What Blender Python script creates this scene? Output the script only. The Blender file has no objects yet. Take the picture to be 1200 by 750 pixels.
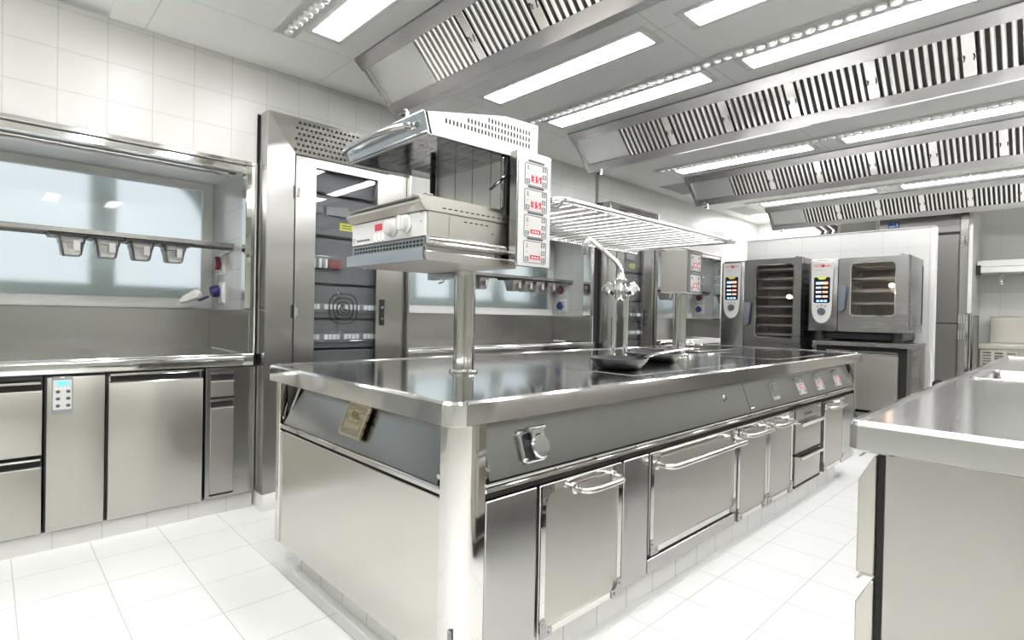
import bpy, bmesh, math, random
from mathutils import Vector, Matrix
random.seed(7)
PI = math.pi
S = bpy.context.scene
COL = S.collection

# ------------------------------------------------------------------ materials
def nt(name):
    m = bpy.data.materials.new(name); m.use_nodes = True
    n = m.node_tree; n.nodes.clear()
    out = n.nodes.new('ShaderNodeOutputMaterial')
    b = n.nodes.new('ShaderNodeBsdfPrincipled')
    n.links.new(b.outputs[0], out.inputs[0])
    return m, n, b

def pmat(name, col, rough=.5, metal=0., emit=None, es=0., coat=0., spec=.5):
    m, n, b = nt(name)
    b.inputs['Base Color'].default_value = (*col, 1)
    b.inputs['Roughness'].default_value = rough
    b.inputs['Metallic'].default_value = metal
    b.inputs['Coat Weight'].default_value = coat
    b.inputs['Coat Roughness'].default_value = .03
    b.inputs['Specular IOR Level'].default_value = spec
    if emit:
        b.inputs['Emission Color'].default_value = (*emit, 1)
        b.inputs['Emission Strength'].default_value = es
    return m

def math_node(n, op, a, b=None, c=None):
    x = n.nodes.new('ShaderNodeMath'); x.operation = op
    for i, v in enumerate((a, b, c)):
        if v is None: continue
        if isinstance(v, (int, float)): x.inputs[i].default_value = v
        else: n.links.new(v, x.inputs[i])
    return x.outputs[0]

def steel(name, col=(.62, .605, .58), rough=.26, scale=(1, 1, 140), bump=.006, var=.09, blotch=.05):
    """brushed stainless steel: streaky roughness and faint streaky bump"""
    m, n, b = nt(name)
    tc = n.nodes.new('ShaderNodeTexCoord')
    mp = n.nodes.new('ShaderNodeMapping'); mp.inputs['Scale'].default_value = scale
    n.links.new(tc.outputs['Object'], mp.inputs['Vector'])
    ns = n.nodes.new('ShaderNodeTexNoise'); ns.inputs['Scale'].default_value = 3; ns.inputs['Detail'].default_value = 4
    n.links.new(mp.outputs[0], ns.inputs['Vector'])
    n2 = n.nodes.new('ShaderNodeTexNoise'); n2.inputs['Scale'].default_value = 2.3; n2.inputs['Detail'].default_value = 3
    n.links.new(tc.outputs['Object'], n2.inputs['Vector'])
    r = math_node(n, 'MULTIPLY_ADD', ns.outputs['Fac'], var, rough - var / 2)
    r = math_node(n, 'MULTIPLY_ADD', n2.outputs['Fac'], blotch, r)
    n.links.new(r, b.inputs['Roughness'])
    b.inputs['Base Color'].default_value = (*col, 1)
    b.inputs['Metallic'].default_value = 1
    if bump:
        bp = n.nodes.new('ShaderNodeBump'); bp.inputs['Strength'].default_value = bump; bp.inputs['Distance'].default_value = .01
        n.links.new(ns.outputs['Fac'], bp.inputs['Height'])
        n.links.new(bp.outputs[0], b.inputs['Normal'])
    return m

def tiles(name, col, grout, axes, size, off, w=.003, rough=.2, bump=.25, vary=.02, coat=0.):
    """ceramic tiles from world position: grid lines where axis = off + k*size"""
    m, n, b = nt(name)
    g = n.nodes.new('ShaderNodeNewGeometry')
    sp = n.nodes.new('ShaderNodeSeparateXYZ'); n.links.new(g.outputs['Position'], sp.inputs[0])
    masks, ids = [], []
    for a, s, o in zip(axes, size, off):
        t = math_node(n, 'DIVIDE', math_node(n, 'SUBTRACT', sp.outputs[a], o), s)
        f = math_node(n, 'FRACT', math_node(n, 'ADD', t, 100.))
        d = math_node(n, 'MULTIPLY', math_node(n, 'SUBTRACT', .5, math_node(n, 'ABSOLUTE', math_node(n, 'SUBTRACT', f, .5))), s)
        mr = n.nodes.new('ShaderNodeMapRange'); mr.interpolation_type = 'SMOOTHSTEP'
        n.links.new(d, mr.inputs[0]); mr.inputs[1].default_value = w * .35; mr.inputs[2].default_value = w * .8
        masks.append(mr.outputs[0]); ids.append(math_node(n, 'FLOOR', math_node(n, 'ADD', t, 100.)))
    mk = math_node(n, 'MULTIPLY', masks[0], masks[1])
    cx = n.nodes.new('ShaderNodeCombineXYZ'); n.links.new(ids[0], cx.inputs[0]); n.links.new(ids[1], cx.inputs[1])
    wn = n.nodes.new('ShaderNodeTexWhiteNoise'); n.links.new(cx.outputs[0], wn.inputs[0])
    v = math_node(n, 'MULTIPLY_ADD', wn.outputs['Value'], vary, 1 - vary)
    mx = n.nodes.new('ShaderNodeMix'); mx.data_type = 'RGBA'
    mx.inputs[6].default_value = (*grout, 1); mx.inputs[7].default_value = (*col, 1)
    n.links.new(mk, mx.inputs[0])
    hs = n.nodes.new('ShaderNodeHueSaturation'); n.links.new(mx.outputs[2], hs.inputs['Color']); n.links.new(v, hs.inputs['Value'])
    n.links.new(hs.outputs[0], b.inputs['Base Color'])
    b.inputs['Roughness'].default_value = rough
    b.inputs['Coat Weight'].default_value = coat
    if bump:
        bp = n.nodes.new('ShaderNodeBump'); bp.inputs['Strength'].default_value = bump; bp.inputs['Distance'].default_value = .002
        n.links.new(mk, bp.inputs['Height']); n.links.new(bp.outputs[0], b.inputs['Normal'])
    return m

def glass(name, col=(1, 1, 1), rough=0., mixt=.75):
    """thin pane: clear see-through mixed with a mirror coat by angle"""
    m = bpy.data.materials.new(name); m.use_nodes = True
    n = m.node_tree; n.nodes.clear()
    out = n.nodes.new('ShaderNodeOutputMaterial')
    t = n.nodes.new('ShaderNodeBsdfTransparent'); t.inputs[0].default_value = (*col, 1)
    gl = n.nodes.new('ShaderNodeBsdfGlossy'); gl.inputs['Roughness'].default_value = rough
    fr = n.nodes.new('ShaderNodeFresnel'); ge = n.nodes.new('ShaderNodeNewGeometry')
    n.links.new(math_node(n, 'MULTIPLY_ADD', ge.outputs['Backfacing'], 1 / 1.5 - 1.5, 1.5), fr.inputs[0])
    mx = n.nodes.new('ShaderNodeMixShader')
    n.links.new(math_node(n, 'MULTIPLY', fr.outputs[0], mixt), mx.inputs[0])
    n.links.new(t.outputs[0], mx.inputs[1]); n.links.new(gl.outputs[0], mx.inputs[2])
    n.links.new(mx.outputs[0], out.inputs[0])
    return m

def frosted(name):
    m, n, b = nt(name)
    b.inputs['Base Color'].default_value = (.9, .95, .955, 1)
    b.inputs['Transmission Weight'].default_value = 1
    b.inputs['Roughness'].default_value = .42
    b.inputs['IOR'].default_value = 1.25
    b.inputs['Coat Weight'].default_value = .8
    b.inputs['Coat Roughness'].default_value = .012
    return m

M = {}
M['steel'] = steel('brushed_steel', (.41, .403, .397), .24, bump=0)
M['steelh'] = steel('brushed_steel_horizontal', (.38, .374, .37), .2, scale=(140, 1, 1), bump=0, var=.08)
M['steelv'] = steel('brushed_steel_vertical', (.44, .433, .42), .2, scale=(60, 60, 1), bump=0, var=.1)
M['satin'] = steel('satin_steel', (.52, .503, .47), .33, bump=0)
M['sidesteel'] = steel('grey_side_steel', (.42, .407, .385), .33, bump=0)
M['backsteel'] = steel('matt_steel', (.80, .79, .78), .55, bump=0)
M['worktop'] = steel('polished_worktop_steel', (.80, .795, .79), .07, scale=(1, 1, 1), bump=0, var=.03, blotch=.06)
M['counter'] = steel('scrubbed_counter_steel', (.62, .615, .61), .13, scale=(90, 1, 1), bump=0, var=.08)
M['polish'] = pmat('mirror_polished_steel', (.70, .69, .67), .06, 1)
M['chrome'] = pmat('chrome', (.66, .66, .66), .05, 1)
M['handle'] = pmat('satin_handle_steel', (.68, .67, .65), .2, 1)
M['rack'] = pmat('rack_tube_steel', (.80, .795, .785), .12, 1)
M['post'] = steel('polished_post_steel', (.58, .57, .56), .1, scale=(60, 60, 1), bump=0, var=.06)
M['hood'] = steel('hood_steel', (.38, .372, .372), .22, scale=(1, 60, 60), bump=0, var=.08)
M['pansteel'] = pmat('dull_pan_steel', (.36, .35, .345), .38, 1)
M['oven'] = steel('oven_steel', (.30, .296, .296), .24, bump=0, var=.06)
M['fridge'] = steel('dark_fridge_steel', (.24, .232, .224), .3, bump=0, var=.06)
M['filter'] = pmat('filter_aluminium', (.80, .79, .77), .2, 1)
M['dark'] = pmat('dark_gap', (.012, .011, .011), .6)
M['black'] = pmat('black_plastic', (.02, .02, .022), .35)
M['blackiron'] = pmat('black_iron', (.016, .015, .017), .34, spec=.35)
M['darkgrey'] = pmat('dark_grey_panel', (.10, .105, .11), .5)
M['midgrey'] = pmat('grey_panel', (.15, .155, .16), .4)
M['greyblue'] = pmat('blue_grey_handle', (.13, .15, .18), .35)
M['white'] = pmat('white_paint', (.76, .765, .745), .45)
M['ceil'] = None
M['whiteplastic'] = pmat('white_plastic', (.82, .82, .80), .3)
M['panelwhite'] = pmat('pale_control_panel', (.60, .60, .59), .3)
M['panelsilver'] = pmat('silver_control_panel', (.60, .60, .60), .28, .5)
M['keygrey'] = pmat('grey_key', (.25, .26, .27), .4)
M['ink'] = pmat('printed_ink', (.09, .09, .10), .5)
M['redink'] = pmat('red_ink', (.55, .02, .03), .4)
M['red'] = pmat('red_socket_cover', (.22, .035, .04), .35)
M['blue'] = pmat('blue_socket_cover', (.02, .03, .17), .35)
M['sticker'] = pmat('blue_sticker', (.03, .10, .42), .4)
M['yellow'] = pmat('yellow_label', (.75, .72, .08), .5)
M['brass'] = steel('brass_plate', (.44, .385, .28), .25, scale=(1, 1, 60), var=.1)
M['led'] = pmat('red_display', (.25, .01, .02), .3, emit=(1, .05, .1), es=.25)
M['ledon'] = pmat('lit_red_digit', (.9, .2, .2), .3, emit=(1, .45, .45), es=1.2)
M['lcd'] = pmat('blue_display', (.10, .42, .70), .3, emit=(.15, .55, .95), es=.6)
M['ovenscreen'] = pmat('oven_screen', (.012, .014, .02), .12)
M['keyblue'] = pmat('lit_blue_key', (.35, .6, .9), .3, emit=(.4, .65, 1), es=.6)
M['keyred'] = pmat('lit_red_key', (.9, .4, .3), .3, emit=(1, .45, .3), es=.6)
M['keylight'] = pmat('lit_pale_key', (.7, .75, .8), .3, emit=(.8, .85, 1), es=.5)
M['lamp'] = pmat('lit_diffuser', (1, 1, 1), .5, emit=(1, .995, .985), es=15.)
M['bulb'] = pmat('oven_lamp', (1, .6, .4), .4, emit=(1, .66, .45), es=12.)
M['nozzle'] = pmat('bright_nozzle_metal', (.95, .95, .94), .3, 1)
M['strip'] = pmat('pale_strip_plate', (.62, .625, .60), .45)
M['vent'] = pmat('grey_vent_panel', (.50, .51, .47), .5)
M['glass'] = glass('clear_glass', (.92, .93, .94), 0, 1.)
M['ovenglass'] = glass('tinted_oven_glass', (.88, .86, .84), 0, 1.3)
M['smoke'] = glass('smoked_glass', (.62, .63, .64), .02, 1.6)
M['frost'] = frosted('frosted_glass')
M['clearbox'] = glass('clear_plastic', (.86, .90, .92), .08, 1.)
M['outwall'] = pmat('outer_window_stone', (.62, .66, .64), .8)
M['rubber'] = pmat('black_rubber', (.015, .015, .016), .6)
M['hose'] = pmat('white_hose', (.8, .8, .77), .4)
M['floor'] = tiles('white_floor_tiles', (.92, .92, .905), (.62, .61, .58), (0, 1), (.3, .3), (-1.148, .093), .0032, .22, .15, .012)
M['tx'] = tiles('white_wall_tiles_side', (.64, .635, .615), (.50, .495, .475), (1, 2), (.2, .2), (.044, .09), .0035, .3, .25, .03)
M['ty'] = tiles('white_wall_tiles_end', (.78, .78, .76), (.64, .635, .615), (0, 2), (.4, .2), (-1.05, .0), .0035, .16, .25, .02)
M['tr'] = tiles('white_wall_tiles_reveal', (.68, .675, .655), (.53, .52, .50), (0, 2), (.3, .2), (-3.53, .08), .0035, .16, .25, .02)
M['kx'] = tiles('plinth_tiles_side', (.82, .815, .79), (.45, .44, .41), (1, 2), (.2, 9.), (.187, -3), .0035, .18, .25, .02)
M['ki'] = tiles('island_plinth_tiles_side', (.84, .835, .81), (.5, .49, .46), (1, 2), (.2, 9.), (1.12, -3), .0035, .18, .25, .02)
M['kf'] = tiles('island_plinth_tiles_end', (.84, .835, .81), (.5, .49, .46), (0, 2), (.2, 9.), (-2.47, -3), .0035, .18, .25, .02)
M['ceil'] = tiles('white_ceiling_panels', (.93, .935, .915), (.55, .56, .54), (0, 1), (1.49, .955), (-3.03, .605), .003, .55, .1, .01)
M['ceil'].node_tree.nodes  # procedural only

# ------------------------------------------------------------------ mesh builder
class MB:
    def __init__(self): self.bm = bmesh.new(); self.mi = 0
    def m(self, i): self.mi = i; return self
    def _faces(self, vs, fs):
        bv = [self.bm.verts.new(v) for v in vs]; r = []
        for f in fs:
            try:
                x = self.bm.faces.new([bv[i] for i in f]); x.material_index = self.mi; r.append(x)
            except ValueError: pass
        return bv, r
    def box(self, x0, x1, y0, y1, z0, z1, b=0, seg=1):
        x0, x1 = min(x0, x1), max(x0, x1); y0, y1 = min(y0, y1), max(y0, y1); z0, z1 = min(z0, z1), max(z0, z1)
        return self.hexa([(x0, y0, z0), (x1, y0, z0), (x1, y1, z0), (x0, y1, z0), (x0, y0, z1), (x1, y0, z1), (x1, y1, z1), (x0, y1, z1)], b, seg)
    def hexa(self, p, b=0, seg=1):
        bv, r = self._faces(p, [(3, 2, 1, 0), (4, 5, 6, 7), (0, 1, 5, 4), (1, 2, 6, 5), (2, 3, 7, 6), (3, 0, 4, 7)])
        if b:
            es = {e for f in r for e in f.edges}
            q = bmesh.ops.bevel(self.bm, geom=list(es), offset=b, segments=seg, affect='EDGES', profile=.5)
            for f in q['faces']: f.material_index = self.mi
        return self
    def prism(self, pts, ax, a, c, b=0, seg=1):
        """polygon extruded along axis: 'x' takes (y,z), 'y' takes (x,z), 'z' takes (x,y)"""
        def put(p, t):
            return {'x': (t, p[0], p[1]), 'y': (p[0], t, p[1]), 'z': (p[0], p[1], t)}[ax]
        n = len(pts)
        vs = [put(p, a) for p in pts] + [put(p, c) for p in pts]
        fs = [tuple(range(n)), tuple(range(2 * n - 1, n - 1, -1))] + [(i, n + i, n + (i + 1) % n, (i + 1) % n) for i in range(n)]
        bv, r = self._faces(vs, fs)
        bmesh.ops.recalc_face_normals(self.bm, faces=r)
        if b:
            es = {e for f in r for e in f.edges}
            q = bmesh.ops.bevel(self.bm, geom=list(es), offset=b, segments=seg, affect='EDGES', profile=.5)
            for f in q['faces']: f.material_index = self.mi
        return self
    def tube(self, path, r, n=10, closed=False):
        P = [Vector(p) for p in path]; k = len(P); rings = []
        t0 = None; up = None
        for i in range(k):
            if closed: t = (P[(i + 1) % k] - P[i - 1]).normalized()
            elif i == 0: t = (P[1] - P[0]).normalized()
            elif i == k - 1: t = (P[-1] - P[-2]).normalized()
            else: t = ((P[i + 1] - P[i]).normalized() + (P[i] - P[i - 1]).normalized()).normalized()
            if up is None:
                up = Vector((0, 0, 1)) if abs(t.z) < .9 else Vector((1, 0, 0))
                up = (up - t * up.dot(t)).normalized()
            else:
                up = (up - t * up.dot(t))
                up = up.normalized() if up.length > 1e-6 else Vector((0, 0, 1))
            s = t.cross(up)
            rr = r[i] if isinstance(r, (list, tuple)) else r
            rings.append([self.bm.verts.new(P[i] + (up * math.cos(2 * PI * j / n) + s * math.sin(2 * PI * j / n)) * rr) for j in range(n)])
        rg = range(k) if closed else range(k - 1)
        fs = []
        for i in rg:
            a, c = rings[i], rings[(i + 1) % k]
            for j in range(n):
                f = self.bm.faces.new((a[j], a[(j + 1) % n], c[(j + 1) % n], c[j])); f.material_index = self.mi; fs.append(f)
        if not closed:
            for rg_ in (rings[0][::-1], rings[-1]):
                f = self.bm.faces.new(rg_); f.material_index = self.mi; fs.append(f)
        bmesh.ops.recalc_face_normals(self.bm, faces=fs)
        return self
    def cyl(self, p0, p1, r, n=20): return self.tube([p0, p1], r, n)
    def lathe(self, prof, c, ax='z', n=28):
        """prof: (radius, offset along axis)"""
        c = Vector(c); rings = []
        for r, h in prof:
            row = []
            for j in range(n if r > 1e-6 else 1):
                a = 2 * PI * j / n; u, v = r * math.cos(a), r * math.sin(a)
                d = {'z': (u, v, h), 'x': (h, u, v), 'y': (v, h, u)}[ax]
                row.append(self.bm.verts.new(c + Vector(d)))
            rings.append(row)
        fs = []
        for a, b in zip(rings, rings[1:]):
            for j in range(n):
                q = []
                for v in (a[j % len(a)], a[(j + 1) % len(a)], b[(j + 1) % len(b)], b[j % len(b)]):
                    if v not in q: q.append(v)
                if len(q) > 2:
                    f = self.bm.faces.new(q); f.material_index = self.mi; fs.append(f)
        bmesh.ops.recalc_face_normals(self.bm, faces=fs)
        return self
    def quad(self, a, b, c, d):
        self._faces([a, b, c, d], [(0, 1, 2, 3)]); return self
    def text(self, s, size, mat, depth=.0006):
        cu = bpy.data.curves.new('t', 'FONT'); cu.body = s; cu.size = size; cu.extrude = depth; cu.align_x = 'CENTER'; cu.align_y = 'CENTER'; cu.resolution_u = 2
        o = bpy.data.objects.new('t', cu); COL.objects.link(o)
        bpy.context.view_layer.update()
        me = bpy.data.meshes.new_from_object(o.evaluated_get(bpy.context.evaluated_depsgraph_get()))
        me.transform(mat)
        k = len(self.bm.faces)
        self.bm.from_mesh(me); self.bm.faces.ensure_lookup_table()
        for f in self.bm.faces[k:]: f.material_index = self.mi
        bpy.data.objects.remove(o); bpy.data.curves.remove(cu); bpy.data.meshes.remove(me)
        return self
    def xf(self, mat): bmesh.ops.transform(self.bm, matrix=mat, verts=self.bm.verts); return self
    def build(self, name, mats, parent=None, smooth=32, **props):
        me = bpy.data.meshes.new(name)
        off = Vector((0, 0, 0))
        p = parent
        while p is not None: off += p.location; p = p.parent
        if off.length > 0: bmesh.ops.translate(self.bm, vec=-off, verts=self.bm.verts)
        self.bm.to_mesh(me); self.bm.free()
        for x in (mats if isinstance(mats, (list, tuple)) else [mats]): me.materials.append(M[x] if isinstance(x, str) else x)
        if smooth:
            for f in me.polygons: f.use_smooth = True
            me.set_sharp_from_angle(angle=math.radians(smooth))
        o = bpy.data.objects.new(name, me); COL.objects.link(o)
        if parent is not None: o.parent = parent
        for k, v in props.items(): o[k] = v
        return o

def thing(name, label, cat, loc, group=None):
    o = bpy.data.objects.new(name, None); COL.objects.link(o); o.location = loc; o.empty_display_size = .1
    o['label'] = label; o['category'] = cat
    if group: o['group'] = group
    return o
def struct(mb, name, mats): return mb.build(name, mats, kind='structure')

def rr(cx, cy, w, h, r, k=5):
    """rounded rectangle outline"""
    r = min(r, w / 2 - 1e-5, h / 2 - 1e-5); P = []
    for sx, sy, a0 in ((1, 1, 0), (-1, 1, PI / 2), (-1, -1, PI), (1, -1, 3 * PI / 2)):
        for i in range(k + 1):
            a = a0 + PI / 2 * i / k
            P.append((cx + sx * (w / 2 - r) + r * math.cos(a), cy + sy * (h / 2 - r) + r * math.sin(a)))
    return P
def ring_prism(mb, outer, inner, ax, a, c):
    """frame between two outlines with the same number of points"""
    def put(p, t): return {'x': (t, p[0], p[1]), 'y': (p[0], t, p[1]), 'z': (p[0], p[1], t)}[ax]
    n = len(outer)
    vs = [put(p, a) for p in outer] + [put(p, a) for p in inner] + [put(p, c) for p in outer] + [put(p, c) for p in inner]
    fs = []
    for i in range(n):
        j = (i + 1) % n
        fs += [(i, j, n + j, n + i), (2 * n + i, 3 * n + i, 3 * n + j, 2 * n + j), (i, 2 * n + i, 2 * n + j, j), (n + i, n + j, 3 * n + j, 3 * n + i)]
    bv, r = mb._faces(vs, fs); bmesh.ops.recalc_face_normals(mb.bm, faces=r)
    return mb
def rect(x0, x1, y0, y1): return [(x0, y0), (x1, y0), (x1, y1), (x0, y1)]
FX = lambda x, y, z: Matrix.Translation((x, y, z)) @ Matrix(((0, 0, 1, 0), (1, 0, 0, 0), (0, 1, 0, 0), (0, 0, 0, 1)))    # drawing plane facing +x
FY = lambda x, y, z: Matrix.Translation((x, y, z)) @ Matrix(((1, 0, 0, 0), (0, 0, -1, 0), (0, 1, 0, 0), (0, 0, 0, 1)))   # drawing plane facing -y

# ------------------------------------------------------------------ camera
Rm = CAMROWS = None
f_px, yaw, pit, rol = 638.72, -0.80353, -0.009596, 0.020021
cy_, sy_ = math.cos(yaw), math.sin(yaw)
fw = Vector((sy_ * math.cos(pit), cy_ * math.cos(pit), math.sin(pit)))
rg = Vector((cy_, -sy_, 0)); up = rg.cross(fw)
c_, s_ = math.cos(rol), math.sin(rol)
right = c_ * rg + s_ * up; upv = c_ * up - s_ * rg
cam = bpy.data.cameras.new('camera'); cam.sensor_width = 36; cam.lens = f_px / 1200 * 36; cam.clip_start = .02
co = bpy.data.objects.new('camera', cam); COL.objects.link(co)
mw = Matrix.Identity(4)
for i in range(3): mw[i][0] = right[i]; mw[i][1] = upv[i]; mw[i][2] = -fw[i]
mw[2][3] = 1.217
co.matrix_world = mw
S.camera = co

# ------------------------------------------------------------------ room shell
XW, ZC = -3.525, 2.72
XR, YB, YF = 4.4, -3.4, 8.77
b = MB().box(XW - .95, XR, YB, YF + .1, -.06, 0); struct(b, 'floor', 'floor')
b = MB().box(XW - .1, XR, .45, YF + .1, ZC, ZC + .1); b.box(XW - .1, XR, YB, .45, ZC + .035, ZC + .1); struct(b, 'ceiling', 'ceil')
NICHE = [(-1.6, 1.19, -4.39), (2.235, 4.575, -4.09), (5.615, 7.54, -3.98)]     # y from, y to, window plane x
TOWER = [(1.2, 2.225), (4.64, 5.605)]
ZN, ZT = 2.105, 2.415
b = MB()
for y0, y1, xn in NICHE:
    b.m(0).box(XW - .12, XW, y0, y1, ZN + .012, ZC)
    b.m(1).box(xn - .07, XW - .12, y0, y1, ZN + .012, ZN + .06)            # soffit
    b.m(2).box(xn - .06, XW, y1 - .005, y1 + .005, .945, ZN + .012)        # right reveal
    b.box(xn - .06, XW, y0 - .005, y0 + .005, .0, ZN + .012)
    b.m(1).box(xn - .06, xn - .03, y0, y1, 0, 1.217)                        # wall under the sill
    b.m(0).box(XW - .03, XW, y0, y1, 0, .094)                                 # tiled plinth face
    b.m(1).box(xn - .06, XW - .03, y0, y1, 0, .085)
for y0, y1 in TOWER:
    b.m(0).box(XW - .12, XW, y0 - .012, y1 + .012, ZT + .006, ZC)
b.m(0).box(XW - .12, XW, 7.545, YF, 0, ZC)
b.box(XW - .12, XW, YB, NICHE[0][0] - .005, 0, ZC)
b.m(1).box(-4.52, -4.48, YB, YF, 2.2, ZC)
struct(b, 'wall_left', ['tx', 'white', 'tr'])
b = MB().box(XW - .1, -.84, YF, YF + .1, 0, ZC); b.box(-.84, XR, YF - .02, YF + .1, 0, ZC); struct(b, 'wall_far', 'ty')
b = MB().box(-.87, -.835, 8.0, YF - .02, 0, ZC); struct(b, 'wall_return', 'tx')
b = MB().box(XR, XR + .1, YB, YF + .1, 0, ZC); struct(b, 'wall_right', 'vent')
b = MB().box(XW - 1., XR, YB - .1, YB, 0, ZC + .05); struct(b, 'wall_near', 'vent')
b = MB().box(-2.89, -1.035, 6.85, 6.95, 0, 2.19); b.m(1).box(-1.035, -1.0, 6.842, 6.958, 0, 2.196); b.m(0).box(-2.9, -1.0, 6.842, 6.958, 2.19, 2.2)
struct(b, 'wall_partition', ['ty', 'whiteplastic'])

# window niches: frame, frosted pane, old arched opening outside
for k, (y0, y1, xn) in enumerate(NICHE):
    gy0, gy1, gz0, gz1 = y0 + .1, y1 - .075, 1.285, 2.06
    fr = MB()
    ring_prism(fr, rect(y0 + .008, y1 - .008, 1.217, ZN + .01), rect(gy0, gy1, gz0, gz1), 'x', xn - .03, xn + .012)
    fr.box(xn - .03, xn + .03, y0 + .01, y1 - .01, 1.217, 1.232)
    w = fr.build('window_%d' % (k + 1), 'white', kind='structure')
    MB().box(xn - .026, xn - .018, gy0 - .01, gy1 + .01, gz0 - .01, gz1 + .01).build('pane', 'frost', w)
    # masonry outside the frosted pane
    o = MB(); xo = xn - .24
    zs, zt = 1.37, 2.3
    n = max(1, round((y1 - y0) / 1.25))
    if k == 0: cells = [(-1.35, -.75), (-.62, .5), (.64, 1.2)]
    else:
        st = (y1 - y0 - .1) / (2 * n); cells = [(y0 + .12 + i * st, y0 + .12 + i * st + st - .14) for i in range(2 * n)]
    yy = y0 - .3
    for i, (a, c) in enumerate(cells):
        o.box(xo - .06, xo, yy, a, 1.0, 2.6); yy = c
        o.box(xo - .06, xo, a, c, 1.0, zs)
        rad = min(.42, (c - a) * .95); q = [(c + .02, zt + .3)]
        if i % 2 == (0 if k else 0) and k == 0 and i == 2 or (k and i % 2 == 1):
            q = [(c + .01, zt + .01)] + [(c - rad + rad * math.cos(t * PI / 16), 1.78 + rad * math.sin(t * PI / 16)) for t in range(9)] + [(c - rad, zt + .01)]
            o.prism(q, 'x', xo - .06, xo)
        elif k == 0 and i == 1 or (k and i % 2 == 0):
            q = [(a - .01, zt + .01), (a + rad, zt + .01)] + [(a + rad + rad * math.cos(t * PI / 16), 1.78 + rad * math.sin(t * PI / 16)) for t in range(8, 17)]
            o.prism(q, 'x', xo - .06, xo)
        o.box(xo - .06, xo, a, c, zt, 2.6)
    o.box(xo - .06, xo, yy, y1 + .4, 1.0, 2.6)
    o.box(xo - .02, xn - .06, y0 - .3, y1 + .4, .98, 1.0)
    struct(o, 'trim_%d' % (k + 1), 'outwall')
    # stainless shutter guide along the wall's lower edge, and the upright guide
    t = MB(); y0v = y0 + .01
    t.box(XW - .05, XW + .012, y0v, y1 - .01, ZN - .012, ZN + .012, .003)
    t.box(XW - .045, XW + .004, y0v, y1 - .01, ZN - .055, ZN - .018, .003)
    t.box(XW - .17, XW - .10, y0v, y1 - .08, ZN - .06, ZN - .03, .006)
    t.box(XW - .055, XW + .012, y1 - .062, y1 - .008, 1.222, ZN - .012, .004)
    t.box(XW - .10, XW - .062, y1 - .045, y1 - .008, 1.222, ZN - .06, .004)
    struct(t, 'trim_%d' % (k + 11), 'polish')
    t = MB().box(XW - .155, XW - .115, y0 + .1, y1 - .2, ZN - .075, ZN - .06, .004)
    struct(t, 'trim_%d' % (k + 21), 'whiteplastic')

# ------------------------------------------------------------------ worktops in the window niches
PLACE = ['in front of the left window', 'between the two electrical cabinets', 'behind the far end of the island']
ZCT = .945
for k, (y0, y1, xn) in enumerate(NICHE):
    xb, xf = xn + .005, XW + .035
    a0, a1 = y0 + .012, y1 - .012
    wt = thing('counter_worktop', 'long stainless wall worktop with high splashback ' + PLACE[k], 'worktop', ((xb + xf) / 2, (a0 + a1) / 2, .875), 'wall worktops in the window niches')
    m = MB().box(xb + .03, xf, a0, a1, .878, ZCT - .012, .004, 2)
    m.box(xb + .03, xf - .02, a0, a1, ZCT - .012, ZCT - .004)
    m.tube([(xf - .008, a0, ZCT - .004), (xf - .008, a1, ZCT - .004)], .009, 10)
    m.build('top', 'worktop', wt)
    MB().box(xb, xb + .03, a0, a1, .90, 1.215, .003).build('splashback', 'steelv', wt)
    MB().box(xb + .031, xf - .03, a1 - .022, a1, ZCT, 1.213, .003).build('side_splash', 'steelv', wt)
    if k == 0:
        m = MB()
        for i in range(9): m.box(xf, xf + .0008, .97 + i * .012, .977 + i * .012, .912 - (i == 0) * .005, .917 + (i % 3) * .0015)
        m.quad((xf + .0006, .965, .909), (xf + .0006, 1.085, .909), (xf + .0006, 1.085, .9105), (xf + .0006, .965, .9105))
        m.build('maker_mark', 'ink', wt, label='small printed maker mark on the front edge')

def fridge_door(parent, y0, y1, z0, z1, x=-3.5, mat='satin'):
    """door with a folded finger grip along its top"""
    m = MB().box(x - .045, x, y0, y1, z0, z1 - .055, .004, 2)
    d = m.build('door', mat, parent)
    g = MB().box(x - .045, x + .004, y0 + .004, y1 - .004, z1 - .018, z1 - .006, .003)
    g.box(x - .045, x - .03, y0 + .004, y1 - .004, z1 - .055, z1 - .018)
    g.m(1).box(x - .03, x - .028, y0 + .012, y1 - .012, z1 - .052, z1 - .02)
    g.build('finger_grip', ['polish', 'dark'], d)
    MB().tube([(x - .006, y0 + .004, z1 - .058), (x - .006, y1 - .004, z1 - .058)], .007, 8).build('lip', 'polish', d)
    return d
def wall_cabinet(name, label, y0, y1, xb, group=None):
    t = thing(name, label, 'cabinet', ((xb - 3.52) / 2, (y0 + y1) / 2, .1), group)
    m = MB().box(xb, -3.552, y0 + .002, y1 - .002, .1, .872)
    m.box(-3.552, -3.53, y0 + .002, y1 - .002, .852, .87); m.build('carcass', 'darkgrey', t)
    return t
xb = -4.35
g1 = 'under-counter refrigerated units on the left wall'
t = wall_cabinet('refrigerated_cabinet', 'two-drawer stainless refrigerated cabinet at the left edge of the photo', -.40, .205, xb, g1)
for z0, z1 in ((.485, .85), (.1, .475)):
    m = MB().box(-3.545, -3.5, -.395, .2, z0, z1 - .05, .004, 2); d = m.build('drawer', 'satin', t)
    g = MB().box(-3.545, -3.496, -.39, .196, z1 - .018, z1 - .006, .003)
    g.m(1).box(-3.545, -3.53, -.39, .196, z1 - .05, z1 - .018)
    g.build('finger_grip', ['polish', 'dark'], d); MB().tube([(-3.506, -.39, z1 - .053), (-3.506, .196, z1 - .053)], .007, 8).build('lip', 'polish', d)
t = wall_cabinet('compressor_cabinet', 'narrow stainless cabinet with a blue-lit digital controller on its door', .208, .452, xb, g1)
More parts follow.
